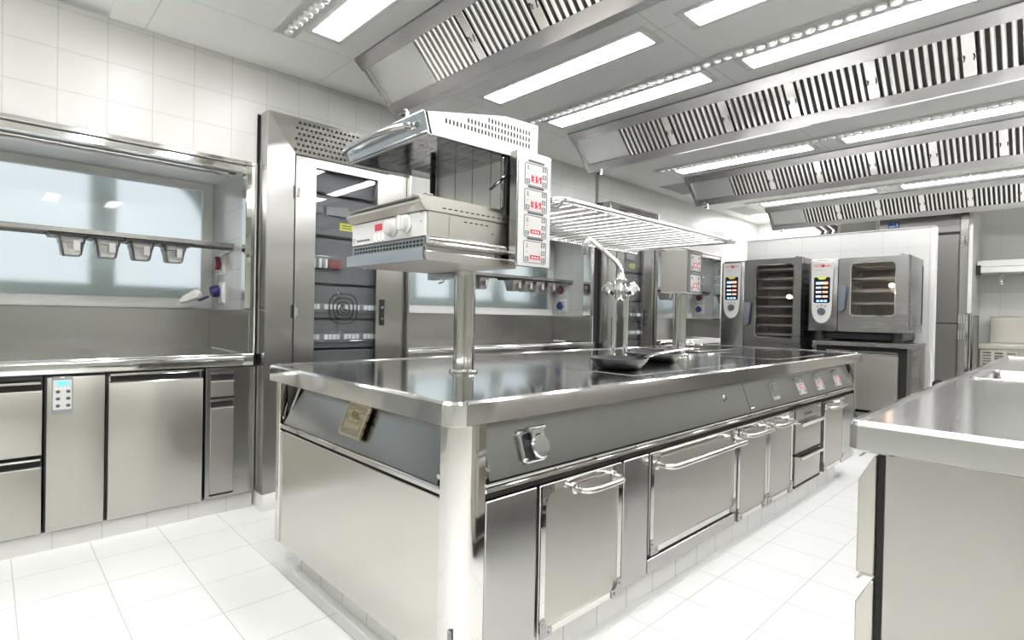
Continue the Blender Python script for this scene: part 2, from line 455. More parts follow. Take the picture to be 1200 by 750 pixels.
d = MB().box(-3.545, -3.5, .215, .447, .098, .862, .004, 2).build('door', 'satin', t)
m = MB().prism(rr(.275, .773, .082, .185, .008), 'x', -3.5, -3.496)
m.m(1).prism(rr(.275, .775, .072, .148, .004), 'x', -3.496, -3.495)
m.m(2).box(-3.496, -3.4945, .252, .30, .818, .842)
m.m(3)
for z in (.79, .755, .72):
    for y in (.258, .298): m.prism(rr(y, z, .017, .016, .007), 'x', -3.495, -3.4938)
m.m(4)
for i in range(4): m.prism(rr(.252 + i * .0155, .806, .011, .012, .005), 'x', -3.495, -3.4942)
m.box(-3.496, -3.4945, .266, .283, .858, .864)
m.build('digital_controller', ['keygrey', 'panelwhite', 'lcd', 'ink', 'white'], d, label='grey controller with a blue display and six buttons')
t = wall_cabinet('refrigerator_cabinet', 'wide single-door stainless under-counter refrigerator beside the slim drawer unit', .455, .918, xb, g1)
fridge_door(t, .462, .906, .1, .872)
t = wall_cabinet('drawer_cabinet', 'slim stainless unit with a small drawer over a tall waste drawer', .922, 1.176, xb, g1)
MB().box(-3.55, -3.502, .922, 1.178, .1, .87, .002).box(-3.545, -3.515, 1.178, 1.198, .1, .87).build('front_frame', 'steelv', t)
for z0, z1 in ((.70, .84), (.13, .682)):
    m = MB().box(-3.5015, -3.492, .945, 1.07, z0, z1 - .045, .003); d = m.build('drawer', 'satin', t)
    g = MB().box(-3.5015, -3.4925, .945, 1.07, z1 - .012, z1, .002); g.m(1).box(-3.5015, -3.499, .948, 1.067, z1 - .045, z1 - .012)
    g.build('finger_grip', ['polish', 'dark'], d)
    MB().tube([(-3.494, .945, z1 - .047), (-3.494, 1.07, z1 - .047)], .006, 8).build('lip', 'polish', d)
    MB().box(-3.5015, -3.499, .945, 1.074, z0 - .012, z0 - .001).build('shadow_gap', 'dark', d)
for k, n in ((1, 4), (2, 3)):
    y0, y1, xn = NICHE[k]
    w = (y1 - y0 - .06) / n
    names = ['nearest to the first electrical cabinet', 'second along from the first electrical cabinet', 'third along from the first electrical cabinet', 'next to the second electrical cabinet'] if k == 1 else ['just past the second electrical cabinet', 'middle of the far wall worktop', 'by the left combi oven']
    for i in range(n):
        t = wall_cabinet('refrigerator_cabinet', 'stainless under-counter refrigerator glimpsed over the island, ' + names[i], y0 + .03 + i * w, y0 + .03 + (i + 1) * w - .004, xn + .05, 'refrigerators behind the island')
        fridge_door(t, y0 + .036 + i * w, y0 + .03 + (i + 1) * w - .012, .1, .872)

# ------------------------------------------------------------------ shelves with hanging pans
def gn_pan(y, x, z, label, group, wy=.138, wx=.165, h=.105):
    t = thing('steel_pan', label, 'pan', (x, y, z - h), group)
    m = MB()
    def loop(sc, zz): return [(x + (px) * sc[0], y + (py) * sc[1], zz) for px, py in rr(0, 0, 1, 1, .18, 4)]
    L = [loop((wx, wy), z), loop((wx, wy), z - .006), loop((wx - .016, wy - .016), z - .007), loop((wx - .018, wy - .018), z - .03), loop((wx - .026, wy - .026), z - .033),
         loop((wx - .05, wy - .046), z - h + .008), loop((wx - .066, wy - .06), z - h)]
    inner = [loop((wx - .02, wy - .02), z), loop((wx - .06, wy - .055), z - h + .012)]
    rings = [[m.bm.verts.new(p) for p in l] for l in inner[::-1] + L]
    for a, c in zip(rings, rings[1:]):
        n = len(a)
        for j in range(n): m.bm.faces.new((a[j], a[(j + 1) % n], c[(j + 1) % n], c[j]))
    m.bm.faces.new(rings[-1][::-1]); m.bm.faces.new(rings[0])
    bmesh.ops.recalc_face_normals(m.bm, faces=m.bm.faces)
    m.build('bowl', 'pansteel', t, 40)
    MB().box(x + wx / 2 - .006, x + wx / 2 + .002, y + .002, y + .034, z - .078, z - .02, .002).build('clip_tab', 'panelsilver', t)
    return t
def pan_shelf(k, y0, y1, x0, x1, z, pans, rails, label):
    t = thing('wall_shelf', label, 'shelf', ((x0 + x1) / 2, (y0 + y1) / 2, z - .03), 'pan shelves across the windows')
    m = MB().box(x0, x1, y0, y1, z - .004, z, 0); m.box(x1 - .012, x1, y0, y1, z - .028, z, .003); m.box(x0, x0 + .012, y0, y1, z - .028, z - .004)
    m.build('board', 'steelv', t)
    MB().prism([(x0 + .02, z - .004), (x1 - .015, z - .004), (x1 - .015, z - .045), (x0 + .05, z - .055)], 'y', y1 - .006, y1 - .001).build('bracket', 'steel', t)
    for r0, r1 in rails:
        m = MB().box(x0 + .01, x1 + .004, r0, r1, z - .044, z - .031, .002)
        for yy in (r0, r1): m.box(x0 + .01, x1 - .012, yy - .006, yy + .006, z - .034, z - .004)
        m.build('pan_rail', 'black', t)
    return t
pan_shelf(0, -1.4, 1.183, -4.12, -3.9, 1.652, 4, [(.245, .415), (.422, .582), (.588, .745), (.752, .945)], 'narrow steel shelf crossing the left window with four pans under it')
words = ['leftmost of the four under the left window shelf', 'second from the left under the left window shelf', 'third from the left under the left window shelf', 'rightmost of the four under the left window shelf']
for i, y in enumerate((.345, .508, .678, .852)):
    gn_pan(y, -4.0, 1.6075, 'small steel food pan hanging, ' + words[i], 'pans under the left window shelf')
pan_shelf(1, 2.25, 4.568, -3.98, -3.79, 1.6, 4, [(3.05, 3.42), (3.62, 4.36)], 'narrow steel shelf crossing the middle window, seen beyond the island post')
w2 = ['first right of the salamander post', 'second right of the salamander post', 'leftmost of the four left of the red socket', 'second of the four left of the red socket', 'third of the four left of the red socket', 'nearest the red socket of the middle window']
for i, y in enumerate((3.14, 3.31, 3.74, 3.90, 4.07, 4.24)):
    gn_pan(y, -3.875, 1.5555, 'small steel pan, ' + w2[i], 'pans under the middle window shelf')
pan_shelf(2, 5.63, 7.53, -3.87, -3.69, 1.6, 4, [(6.3, 6.95)], 'narrow steel shelf crossing the far window behind the control post')
w3 = ['leftmost', 'second from the left', 'second from the right', 'rightmost']
for i, y in enumerate((6.40, 6.55, 6.70, 6.86)):
    gn_pan(y, -3.77, 1.5555, w3[i] + ' tiny steel pan behind the control box', 'pans under the far window shelf')
# clear containers standing on the far shelf
for i, (y, z, w, h) in enumerate(((7.08, 1.6, .15, .13), (7.08, 1.731, .145, .12), (7.08, 1.852, .14, .10), (7.30, 1.6, .17, .11), (7.30, 1.711, .165, .10))):
    lab = ['clear plastic container at the bottom of the tall stack on the far shelf', 'clear plastic container in the middle of the tall stack on the far shelf', 'clear plastic container topping the tall stack on the far shelf', 'lower clear container of the short stack on the far shelf', 'upper clear container of the short stack on the far shelf'][i]
    t = thing('plastic_container', lab, 'container', (-3.77, y, z), 'containers on the far shelf')
    x = -3.77
    m = MB(); m.prism(rr(x, y, .11, w - .02, .015), 'z', z + .0005, z + h - .014); m.build('tub', 'clearbox', t)
    MB().prism(rr(x, y, .13, w, .018), 'z', z + h - .014, z + h).build('lid', 'whiteplastic', t)

# industrial sockets on the reveals
def wall_socket(x, y, z, col, label, s=1.):
    t = thing('power_socket', label, 'socket', (x, y, z), 'power sockets on the tiled reveals')
    m = MB().prism(rr(x, z, .105 * s, .145 * s, .008), 'y', y - .012, y); m.prism(rr(x + .026, z, .045 * s, .125 * s, .006), 'y', y - .02, y - .012)
    m.m(1).box(x + .018, x + .034, y - .021, y - .02, z + .03, z + .045); m.box(x + .018, x + .034, y - .021, y - .02, z - .01, z + .005)
    m.build('plate', ['whiteplastic', 'keygrey'], t)
    m = MB().lathe([(0, -.05), (.036 * s, -.05), (.041 * s, -.044), (.041 * s, -.012), (.046 * s, -.012), (.046 * s, -.006)], (x - .022, y, z), 'y', 24)
    m.box(x - .030, x - .014, y - .05, y - .02, z + .036 * s, z + .05 * s, .003)
    m.build('cover', col, t)
    return t
wall_socket(-4.14, 1.185, 1.53, 'red', 'red-capped power socket beside the left window, upper of the two')
t = thing('power_socket', 'power socket beside the left window, lower one with a plug in it', 'socket', (-4.14, 1.185, 1.33), 'power sockets on the tiled reveals')
MB().prism(rr(-4.14, 1.33, .105, .145, .008), 'y', 1.173, 1.185).prism(rr(-4.114, 1.33, .045, .125, .006), 'y', 1.165, 1.173).build('plate', 'whiteplastic', t)
MB().lathe([(0, 0), (.04, 0), (.042, .03), (.036, .05), (0, .05)], (0, 0, 0), 'z', 24).xf(Matrix.Translation((-4.17, 1.168, 1.345)) @ Matrix.Rotation(math.radians(105), 4, 'X')).build('cover', 'blue', t)
t = thing('power_plug', 'white plug with blue collar stuck in the lower socket by the left window', 'plug', (-4.2, 1.1, 1.31))
T_ = Matrix.Translation((-4.19, 1.055, 1.325)) @ Matrix.Rotation(math.radians(118), 4, 'X')
MB().lathe([(0, 0), (.038, 0), (.04, .02), (.031, .04), (.026, .1), (.016, .12), (.012, .135), (0, .135)], (0, 0, 0), 'z', 20).xf(T_).build('body', 'whiteplastic', t)
MB().box(-.034, .034, -.05, -.038, -.035, .035, .006).xf(T_).build('flap', 'blue', t)
wall_socket(-3.93, 4.568, 1.5, 'red', 'red-capped power socket on the middle reveal, behind the tap')
wall_socket(-3.93, 4.568, 1.325, 'blue', 'blue-capped power socket on the middle reveal, behind the tap')
wall_socket(-3.83, 7.533, 1.52, 'red', 'red-capped power socket on the far reveal, left of the ovens')
wall_socket(-3.83, 7.533, 1.35, 'blue', 'blue-capped power socket on the far reveal, left of the ovens')

# ------------------------------------------------------------------ electrical cabinets
def electric_cabinet(y0, y1, label):
    xf, xd = -3.385, -3.42
    t = thing('electrical_cabinet', label, 'cabinet', (-3.65, (y0 + y1) / 2, 0), 'electrical cabinets in the left wall')
    L = y1 - y0
    d0, d1 = y0 + .185, y1 - .175
    zb, zt, zd = .1, ZT, 2.2
    m = MB()
    m.box(-3.95, XW - .02, y0 + .004, y1 - .004, zb, zt - .01); m.box(XW - .02, xf - .03, y0 + .004, y0 + .02, zb, zt); m.box(XW - .02, xf - .03, y1 - .02, y1 - .004, zb, zt)
    m.box(XW - .02, xf - .03, y0 + .004, y1 - .004, zt - .015, zt); m.build('carcass', 'darkgrey', t)
    # splayed surround
    m = MB()
    m.hexa([(xf - .03, y0 + .004, zb), (xf, y0 + .004, zb), (xd, d0, zb), (xd - .03, d0, zb), (xf - .03, y0 + .004, zt), (xf, y0 + .004, zt), (xd, d0, zd), (xd - .03, d0, zd)])
    m.box(XW, xf - .001, y0 + .002, y0 + .004, zb, zt)
    m.build('left_surround', 'steelv', t)
    MB().box(xd - .03, xd - .001, d1 + .004, y1 - .004, zb, zd).box(xd - .03, xf, y1 - .02, y1 - .004, zb, zt).build('right_surround', 'steelv', t)
    # perforated grille
    m = MB(); m.m(0)
    A, B_, C_, D_ = Vector((xd, d0, zd)), Vector((xd, y1 - .004, zd)), Vector((xf, y1 - .004, zt)), Vector((xf, y0 + .004, zt))
    m.hexa([A - Vector((.03, 0, 0)), A, B_, B_ - Vector((.03, 0, 0)), D_ - Vector((.03, 0, 0)), D_, C_, C_ - Vector((.03, 0, 0))])
    m.m(1)
    nx = round((y1 - y0 - .25) / .03)
    for r_ in range(6):
        for q in range(nx):
            yy = d0 + .0 + q * .03 + (.015 if r_ % 2 else 0); v = .12 + r_ * .15
            if yy > y1 - .05: continue
            z = zd + (zt - zd) * v; x = xd + (xf - xd) * v + .0008
            s = .0085
            m.quad((x, yy - s, z - s * .8), (x, yy + s, z - s * .8), (x + .001, yy + s, z + s * .8), (x + .001, yy - s, z + s * .8))
    m.build('ventilation_grille', ['steelv', 'dark'], t)
    # plinth
    MB().box(XW - .06, XW + .145, y0 + .004, y1 - .004, 0, .1, .006, 2).build('plinth', 'kx', t)
    # inside: mounting panels, breaker rows
    m = MB(); gx = -3.475
    for z0, z1 in ((2.0, 2.2), (1.72, 1.98), (1.4, 1.70), (1.17, 1.385), (.97, 1.155), (.77, .955), (.4, .755), (.12, .39)):
        m.box(gx - .03, gx, d0 + .06, d1 - .03, z0, z1, .004)
    m.build('mounting_panel', 'midgrey', t)
    for zz in (1.24, 1.04, .85):
        m = MB(); m.box(gx, gx + .012, d0 + .075, d1 - .06, zz - .03, zz + .028); m.m(1)
        n = 18; w = (d1 - d0 - .15) / n
        for i in range(n):
            if i % 5 == 4: continue
            m.box(gx + .012, gx + .026, d0 + .08 + i * w, d0 + .08 + i * w + w * .8, zz - .012, zz + .022, .002)
        m.build('breaker_row', ['keygrey', 'whiteplastic'], t)
    m = MB()
    for i in range(7): m.m(i % 2).box(gx, gx + .03, d0 + .1 + i * .02, d0 + .116 + i * .02, 1.50, 1.56, .002)
    m.m(2).box(gx, gx + .026, d0 + .25, d0 + .34, 1.5, 1.56, .002); m.build('breaker_row', ['whiteplastic', 'keygrey', 'red'], t)
    m = MB().box(gx, gx + .02, d0 + .1, d0 + .2, 1.86, 1.9); m.box(gx, gx + .03, d0 + .22, d0 + .38, 1.85, 1.91, .004); m.build('terminal_block', 'keygrey', t)
    m = MB().box(gx, gx + .001, d0 + .33, d0 + .43, 1.765, 1.815); m.m(1)
    for i in range(2): m.box(gx + .001, gx + .0014, d0 + .345, d0 + .415, 1.778 + i * .016, 1.785 + i * .016)
    m.build('warning_label', ['yellow', 'ink'], t, label='yellow warning label')
    # emblem printed on the panel: rounded square of interlaced loops
    m = MB(); cy, cz = (d0 + d1) / 2 + .02, 1.235
    for q in range(3):
        P = rr(cy, cz, .20 - q * .055, .20 - q * .055, .07 - q * .015, 5)
        m.tube([(gx + .03, a, c) for a, c in P], .0035, 6, True)
    m.tube([(gx + .03, cy, cz + .03), (gx + .03, cy - .03, cz), (gx + .03, cy, cz - .03), (gx + .03, cy + .03, cz - .005), (gx + .03, cy, cz - .005)], .0035, 6)
    m.build('emblem', 'dark', t, label='dark emblem of nested rounded loops')
    # door
    m = MB(); g0, g1 = d0 + .135, d1 - .085
    ring_prism(m, rect(d0 + .004, d1, .13, zd - .01), rect(g0, g1, .3, 2.137), 'x', xd - .03, xd + .006)
    d = m.build('door', 'steelv', t)
    MB().box(xd - .02, xd - .014, g0 - .008, g1 + .008, .292, 2.145).build('glass_pane', 'glass', d)
    for zz in (1.96, 1.21, .5): MB().box(xd + .006, xd + .016, d0 + .004, d0 + .03, zz - .03, zz + .03, .003).cyl((xd + .016, d0 + .006, zz - .04), (xd + .016, d0 + .006, zz + .04), .007, 10).build('hinge', 'polish', d)
    m = MB().prism(rr(d1 - .04, 1.215, .034, .18, .006), 'x', xd + .006, xd + .014); m.m(1).cyl((xd + .014, d1 - .04, 1.25), (xd + .02, d1 - .04, 1.25), .009, 12); m.cyl((xd + .014, d1 - .04, 1.17), (xd + .018, d1 - .04, 1.17), .007, 12)
    m.build('handle', ['black', 'keygrey'], d)
    return t
electric_cabinet(*TOWER[0], 'tall stainless electrical cabinet with glazed door, left of the salamander grill')
electric_cabinet(*TOWER[1], 'tall stainless electrical cabinet with glazed door, seen behind the tap')

# ------------------------------------------------------------------ cooking island
IT = .972
IX0, IX1, IY0, IY1 = -2.55, -1.17, .915, 5.03
t = thing('island_worktop', 'thick polished stainless worktop of the central cooking island', 'worktop', (-1.86, 2.97, .9))
def island_outline(inset, r):
    w, h = IX1 - IX0 - 2 * inset, IY1 - IY0 - 2 * inset
    return rr((IX0 + IX1) / 2, (IY0 + IY1) / 2, w, h, r, 8)
m = MB()
P0, P1, P2, P3 = island_outline(0, .055), island_outline(.008, .05), island_outline(.02, .045), island_outline(.028, .04)
lv = [(P1, .9), (P0, .904), (P0, IT - .008), (P1, IT - .001), (P2, IT), (P3, IT - .006)]
rings = [[m.bm.verts.new((a, c, z)) for a, c in P] for P, z in lv]
for a, c in zip(rings, rings[1:]):
    n = len(a)
    for j in range(n): m.bm.faces.new((a[j], a[(j + 1) % n], c[(j + 1) % n], c[j]))
m.bm.faces.new(rings[0][::-1]); m.bm.faces.new(rings[-1])
bmesh.ops.recalc_face_normals(m.bm, faces=m.bm.faces)
m.build('top', 'worktop', t, 18)
zt = IT - .006
for y0, y1 in ((2.0, 3.0), (3.62, 4.55)):
    m = MB().prism(rr(-1.84, (y0 + y1) / 2, 1.05, y1 - y0, .02), 'z', zt, zt + .002)
    m.m(1); ring_prism(m, rr(-1.84, (y0 + y1) / 2, 1.056, y1 - y0 + .006, .023), rr(-1.84, (y0 + y1) / 2, 1.05, y1 - y0, .02), 'z', zt, zt + .0008)
    m.build('hob_plate', ['worktop', 'keygrey'], t)
# frame: plinth, posts, slanted fascias, rails
t = thing('cooking_island', 'stainless frame of the central island: posts, slanted fascias and tiled plinth', 'kitchen island', (-1.86, 2.95, 0))
m = MB().prism(rr(-1.895, 2.9, 1.24, 3.68, .05), 'z', 0, .15)
m.mi = 1
pl = m.build('plinth', ['kf', 'ki'], t)
for p in pl.data.polygons: p.material_index = 1 if abs(p.normal.x) > .7 else 0
m = MB().prism(rr(-1.895, 2.9, 1.30, 3.74, .07), 'z', 0, .012); m.build('cove_tile', 'whiteplastic', t)
XP, YP, ZB = -1.2, .965, .162
MB().box(-2.49, -1.285, YP, YP + .02, ZB, .672, .003).build('end_panel', pmat('bright_steel_panel', (.64, .625, .59), .2, 1), t)
m = MB().box(-2.49, -1.285, YP - .004, YP + .02, .682, .703, .004); m.m(1).box(-2.49, -1.285, YP + .012, YP + .03, .672, .73); m.m(0).tube([(-2.488, YP - .002, .706), (-1.287, YP - .002, .706)], .005, 8)
m.build('trim_rail', ['polish', 'dark'], t)
# slanted fascia at the end
m = MB().hexa([(-2.455, YP - .004, .712), (-1.30, YP - .004, .712), (-1.30, YP + .012, .712), (-2.455, YP + .012, .712), (-2.37, YP + .075, .9), (-1.345, YP + .075, .9), (-1.345, YP + .09, .9), (-2.37, YP + .09, .9)])
fa = m.build('fascia', 'steelh', t)
MB().box(-2.49, -1.285, YP + .10, YP + .11, .70, .9).build('fascia_backing', 'dark', t)
for xa in (-2.465, -1.298):
    MB().tube([(xa, YP + .02, .72), (xa + (.01 if xa < -2 else -.02), YP + .08, .895)], .007, 8).lathe([(0, 0), (.008, 0), (.008, .012), (0, .014)], (xa, YP - .002, .735), 'y', 12).build('bracket', 'polish', t)
# plate with an embossed emblem, on the slanted fascia
m = MB().prism(rr(0, 0, .155, .125, .01), 'z', 0, .012, .003); m.m(1)
ring_prism(m, rr(0, 0, .151, .121, .009), rr(0, 0, .139, .109, .006), 'z', .0122, .0145)
m.m(1)
for i, xx in enumerate((-.022, -.006, .01, .026)):
    m.tube([(xx - .006, -.004, .013), (xx - .008, .012, .014), (xx + .001, .036, .014), (xx + .010, .036 - .004 * i % .01, .013)], .0035, 6)
m.tube([(-.026, .0, .013), (-.032, .012, .013), (-.026, .03, .013)], .004, 6)
for i in range(9): m.box(-.05 + i * .0115, -.0425 + i * .0115, -.028, -.014 + (.007 if i in (0, 4, 8) else 0), .012, .0142, .001)
m.tube([(-.055, -.03, .013), (.055, -.03, .013)], .0015, 5)
sl = math.atan2(.079, .188)
m.xf(Matrix.Translation((-1.845, YP + .026, .811)) @ Matrix.Rotation(PI / 2 - sl, 4, 'X'))
m.build('name_plate', ['brass', pmat('worn_gold_relief', (.62, .55, .38), .3, 1)], t, label='embossed brass maker plate')
# posts
def corner(cx, cy, w, d, r, q):
    """square post with its outer corner rounded"""
    P = rr(cx, cy, w, d, .004, 2)
    return P
m = MB()
P = [(-1.195, YP + .095), (-1.285, YP + .095), (-1.285, YP - .006)] + [(-1.24 + .045 * math.cos(a), YP + .039 - .045 + .045 * 0 + .0 + .045 + .045 * math.sin(a) - .0) for a in [(-90 + i * 9) * PI / 180 for i in range(11)]]
P = [(-1.198, YP + .095), (-1.285, YP + .095), (-1.285, YP - .006), (-1.262, YP - .006)] + [(-1.255 + .057 * math.sin(i * PI / 20), YP + .051 - .057 * math.cos(i * PI / 20)) for i in range(11)]
m.prism(P, 'z', ZB, .9); m.build('corner_post', 'polish', t, 25)
m = MB().box(-1.2375, -1.2185, YP - .0075, YP - .002, .17, .31, .003)
m.xf(Matrix.Translation((0, 0, 0))).build('post_slot', 'keygrey', t)
MB().box(-2.532, -2.492, YP - .008, YP + .03, ZB, .9, .004).build('leg', 'polish', t)
MB().box(-2.532, -2.50, YP + .03, 4.93, ZB + .02, .9, .003).build('far_side_panel', 'satin', t)
MB().box(-1.24, -1.198, 4.885, 4.93, ZB, .9, .004).build('leg', 'polish', t)
MB().box(-2.50, -1.24, 4.915, 4.93, ZB, .9).build('rear_panel', 'satin', t)
# long side fascia in two lengths and rails
for k, (a, c) in enumerate(((1.075, 2.935), (2.94, 4.86))):
    lo, hi = (.05 if k == 0 else 0), (.055 if k else 0)
    m = MB().hexa([(XP - .012, a, .722), (XP + .004, a, .722), (XP + .004, c, .722), (XP - .012, c, .722), (XP - .075, a + lo * .3, .9), (XP - .06, a + lo * .3, .9), (XP - .06, c - hi, .9), (XP - .075, c - hi, .9)])
    f_ = m.build('fascia', 'steelh', t)
MB().box(XP - .09, XP - .08, 1.06, 4.885, .7, .9).build('fascia_backing', 'dark', t)
for ya, s_ in ((1.072, 1), (4.872, -1)):
    MB().tube([(XP - .015, ya, .725), (XP - .075, ya + .01 * s_, .895)], .007, 8).lathe([(0, 0), (.008, 0), (.008, .012), (0, .014)], (XP - .012, ya, .76), 'x', 12).build('bracket', 'polish', t)
m = MB().box(XP - .02, XP + .004, 1.06, 4.885, .684, .702, .004); m.tube([(XP + .002, 1.06, .712), (XP + .002, 4.885, .712)], .006, 8)
m.m(1).box(XP - .03, XP - .012, 1.06, 4.885, .664, .73); m.build('trim_rail', ['polish', 'dark'], t)
def on_fascia(y, v): return (XP + .004 - .064 * v, y, .722 + .178 * v)
sl2 = math.atan2(.064, .178)
FS = lambda y, v: Matrix.Translation(on_fascia(y, v)) @ Matrix.Rotation(-sl2, 4, 'Y') @ Matrix(((0, 0, 1, 0), (1, 0, 0, 0), (0, 1, 0, 0), (0, 0, 0, 1)))
# flap-covered socket on the fascia
m = MB().prism(rr(0, 0, .118, .108, .018), 'z', -.002, .014, .004); m.m(0)
for px, py in ((-.046, -.042), (.046, -.042), (-.046, .042), (.046, .042)): m.lathe([(.006, .014), (.006, .017), (0, .018)], (px, py, 0), 'z', 10)
so = m.xf(FS(1.275, .41)).build('flap_socket', 'chrome', t)
MB().prism(rr(-.022, -.004, .05, .085, .006), 'z', .0145, .0155).xf(FS(1.275, .41)).build('recess', 'black', so)
m = MB().lathe([(0, .036), (.036, .036), (.041, .031), (.041, .018), (.036, .016), (0, .016)], (.014, -.008, 0), 'z', 28)
m.box(-.018, .046, .015, .048, .016, .032, .004); m.cyl((-.026, .05, .024), (.054, .05, .024), .008, 12)
m.xf(FS(1.275, .41)).build('flap', 'chrome', so)
# pilot lamp hole, rocker switch, three control plates
m = MB().lathe([(.017, 0), (.017, .004), (.011, .006), (.011, .001), (0, .001)], (0, 0, 0), 'z', 20).xf(FS(2.69, .53)); m.build('pilot_lamp', 'chrome', t)
m = MB().prism(rr(0, 0, .095, .10, .008), 'z', 0, .006); m.m(1).prism(rr(0, .004, .058, .07, .005), 'z', .006, .014, .003); m.xf(FS(3.32, .44)).build('rocker_switch', ['panelsilver', 'steel'], t)
for y in (3.755, 4.11, 4.50):
    m = MB().prism(rr(0, 0, .135, .115, .004), 'z', 0, .004); m.m(1)
    for px in (-.045, -.005): m.prism(rr(px, .028, .028, .026, .003), 'z', .004, .0052)
    m.prism(rr(.042, .03, .02, .03, .002), 'z', .004, .0052); m.prism(rr(-.045, -.04, .026, .02, .002), 'z', .004, .0052); m.prism(rr(.045, -.04, .026, .02, .002), 'z', .004, .0052)
    m.m(2).prism(rr(.008, -.01, .05, .022, .002), 'z', .004, .0055)
    m.m(3)
    for px in (-.004, .014): m.box(px, px + .008, -.016, -.003, .0055, .0062)
    m.xf(FS(y, .45)).build('control_plate', ['panelwhite', 'keygrey', 'led', 'ledon'], t, label='pale control plate with a red display')
for y in (2.9, 2.98): MB().lathe([(0, 0), (.008, 0), (.008, .008), (0, .01)], (0, 0, 0), 'z', 10).xf(FS(y, .92 if y < 2.95 else .1)).build('screw', 'polish', t)

# units under the worktop, along the right side
def bow_handle(y0, y1, z, x, out, r=.011):
    k = .045 if y1 - y0 > .5 else .06
    P = [(x, y0, z), (x + out * .55, y0, z)]
    for i in range(1, 6):
        a = PI / 2 * i / 5; P.append((x + out * (.55 + .45 * math.sin(a)), y0 + k * (1 - math.cos(a)), z))
    for i in range(0, 5):
        a = PI / 2 * i / 5; P.append((x + out * (.55 + .45 * math.cos(a)), y1 - k * (1 - math.sin(a)), z))
    P += [(x + out * .55, y1, z), (x, y1, z)]
    m = MB().tube(P, r, 12)
    for y in (y0, y1): m.lathe([(0, .0), (r * 1.8, .0), (r * 1.8, .006), (r, .010)], (x, y, z), 'x', 14)
    return m
def framed_door(t, y0, y1, z0, z1, mat='satin', corners=1):
    m = MB().box(XP - .03, XP, y0, y1, z0, z1, .003)
    d = m.build('door', mat, t)
    m = MB()
    w = .026
    ring_prism(m, rect(y0 + .002, y1 - .002, z0 + .002, z1 - .002), rect(y0 + w, y1 - w, z0 + w, z1 - w), 'x', XP, XP + .004)
    m.build('door_trim', 'polish', d)
    if corners:
        for sy, ya in ((1, y0), (-1, y1)):
            for sz, za in ((1, z0), (-1, z1)):
                m = MB()
                P = [(ya, za), (ya + sy * .06, za), (ya + sy * .06, za + sz * .026), (ya + sy * .04, za + sz * .03), (ya + sy * .03, za + sz * .042), (ya + sy * .026, za + sz * .062), (ya, za + sz * .062)]
                m.prism(P, 'x', XP + .004, XP + .009)
                m.lathe([(.005, .009), (.005, .012), (0, .0125)], (XP, ya + sy * .045, za + sz * .014), 'x', 8)
                m.lathe([(.005, .009), (.005, .012), (0, .0125)], (XP, ya + sy * .014, za + sz * .045), 'x', 8)
                m.build('corner_plate', 'steel', d)
    return d
def unit(name, label, y0, y1, z0=ZB):
    t = thing(name, label, 'cabinet', (-1.5, (y0 + y1) / 2, z0))
    m = MB().box(-1.80, XP - .034, y0 + .003, y1 - .003, z0, .66); m.build('carcass', 'dark', t)
    return t
t = thing('filler_panel', 'narrow plain steel panel beside the rounded island corner post', 'panel', (-1.215, 1.18, ZB))
MB().box(XP - .03, XP, 1.066, 1.287, ZB, .661, .003).build('panel', 'steelv', t)
t = unit('hinged_cabinet', 'island cabinet with a single bow-handled door under the flap socket', 1.292, 1.768)
d = framed_door(t, 1.302, 1.76, ZB - .005, .66); bow_handle(1.47, 1.70, .622, XP + .004, .06).build('handle', 'handle', d)
t = thing('filler_panel', 'plain steel panel between the first island door and the oven door', 'panel', (-1.215, 1.86, ZB))
MB().box(XP - .03, XP, 1.773, 1.95, ZB, .661, .003).build('panel', 'steelv', t)
t = unit('oven_cabinet', 'built-in island oven with a wide drop-down door and long bar handle', 1.954, 2.78)
d = framed_door(t, 1.962, 2.772, .24, .66); bow_handle(2.0, 2.735, .612, XP + .004, .075, .013).build('handle', 'handle', d)
m = MB().box(XP - .03, XP, 1.958, 2.777, ZB, .222, .003); m.m(1).box(XP - .033, XP - .01, 1.958, 2.777, .222, .24); m.build('kick_panel', ['steelv', 'dark'], t)
t = unit('double_cabinet', 'island cabinet with two narrow bow-handled doors next to the oven', 2.784, 3.575)
for a, c, h in ((2.79, 3.178, (2.80, 3.13)), (3.184, 3.568, (3.19, 3.48))):
    d = framed_door(t, a, c, ZB + .01, .66, corners=1); bow_handle(h[0] + .02, h[1], .622, XP + .004, .06).build('handle', 'handle', d)
t = unit('drawer_cabinet', 'island unit with two lipped drawers between the narrow doors', 3.58, 4.13)
MB().box(XP - .03, XP - .006, 3.59, 4.125, ZB, .664).build('front_frame', 'steelv', t)
m = MB().box(XP - .006, XP, 3.62, 4.09, .585, .655, .002); m.m(1)
for i in range(4): m.box(XP, XP + .001, 3.78 + i * .035, 3.805 + i * .035, .61, .628)
m.build('upper_panel', ['steelv', 'ink'], t)
for z0, z1 in ((.385, .572), (.185, .362)):
    d = MB().box(XP - .006, XP + .002, 3.62, 4.09, z0, z1, .003).build('drawer', 'satin', t)
    m = MB().box(XP, XP + .03, 3.65, 4.07, z1 - .004, z1 + .002, .001); m.box(XP + .024, XP + .03, 3.65, 4.07, z1 - .018, z1 - .004, .001); m.m(1).box(XP - .006, XP + .0006, 3.62, 4.1, z0 - .016, z0 - .002)
    m.build('pull_lip', ['polish', 'dark'], d)
m = MB()
for i, c in enumerate((0, 1, 0, 2, 0)): m.m(c).box(XP, XP + .001, 3.63, 3.65, .43 + i * .022, .448 + i * .022)
m.build('edge_label', ['whiteplastic', 'yellow', 'sticker'], t)
t = unit('hinged_cabinet', 'island cabinet with a single bow-handled door at the far end', 4.134, 4.64)
d = framed_door(t, 4.16, 4.625, ZB + .01, .655); bow_handle(4.19, 4.50, .622, XP + .004, .06).build('handle', 'handle', d)
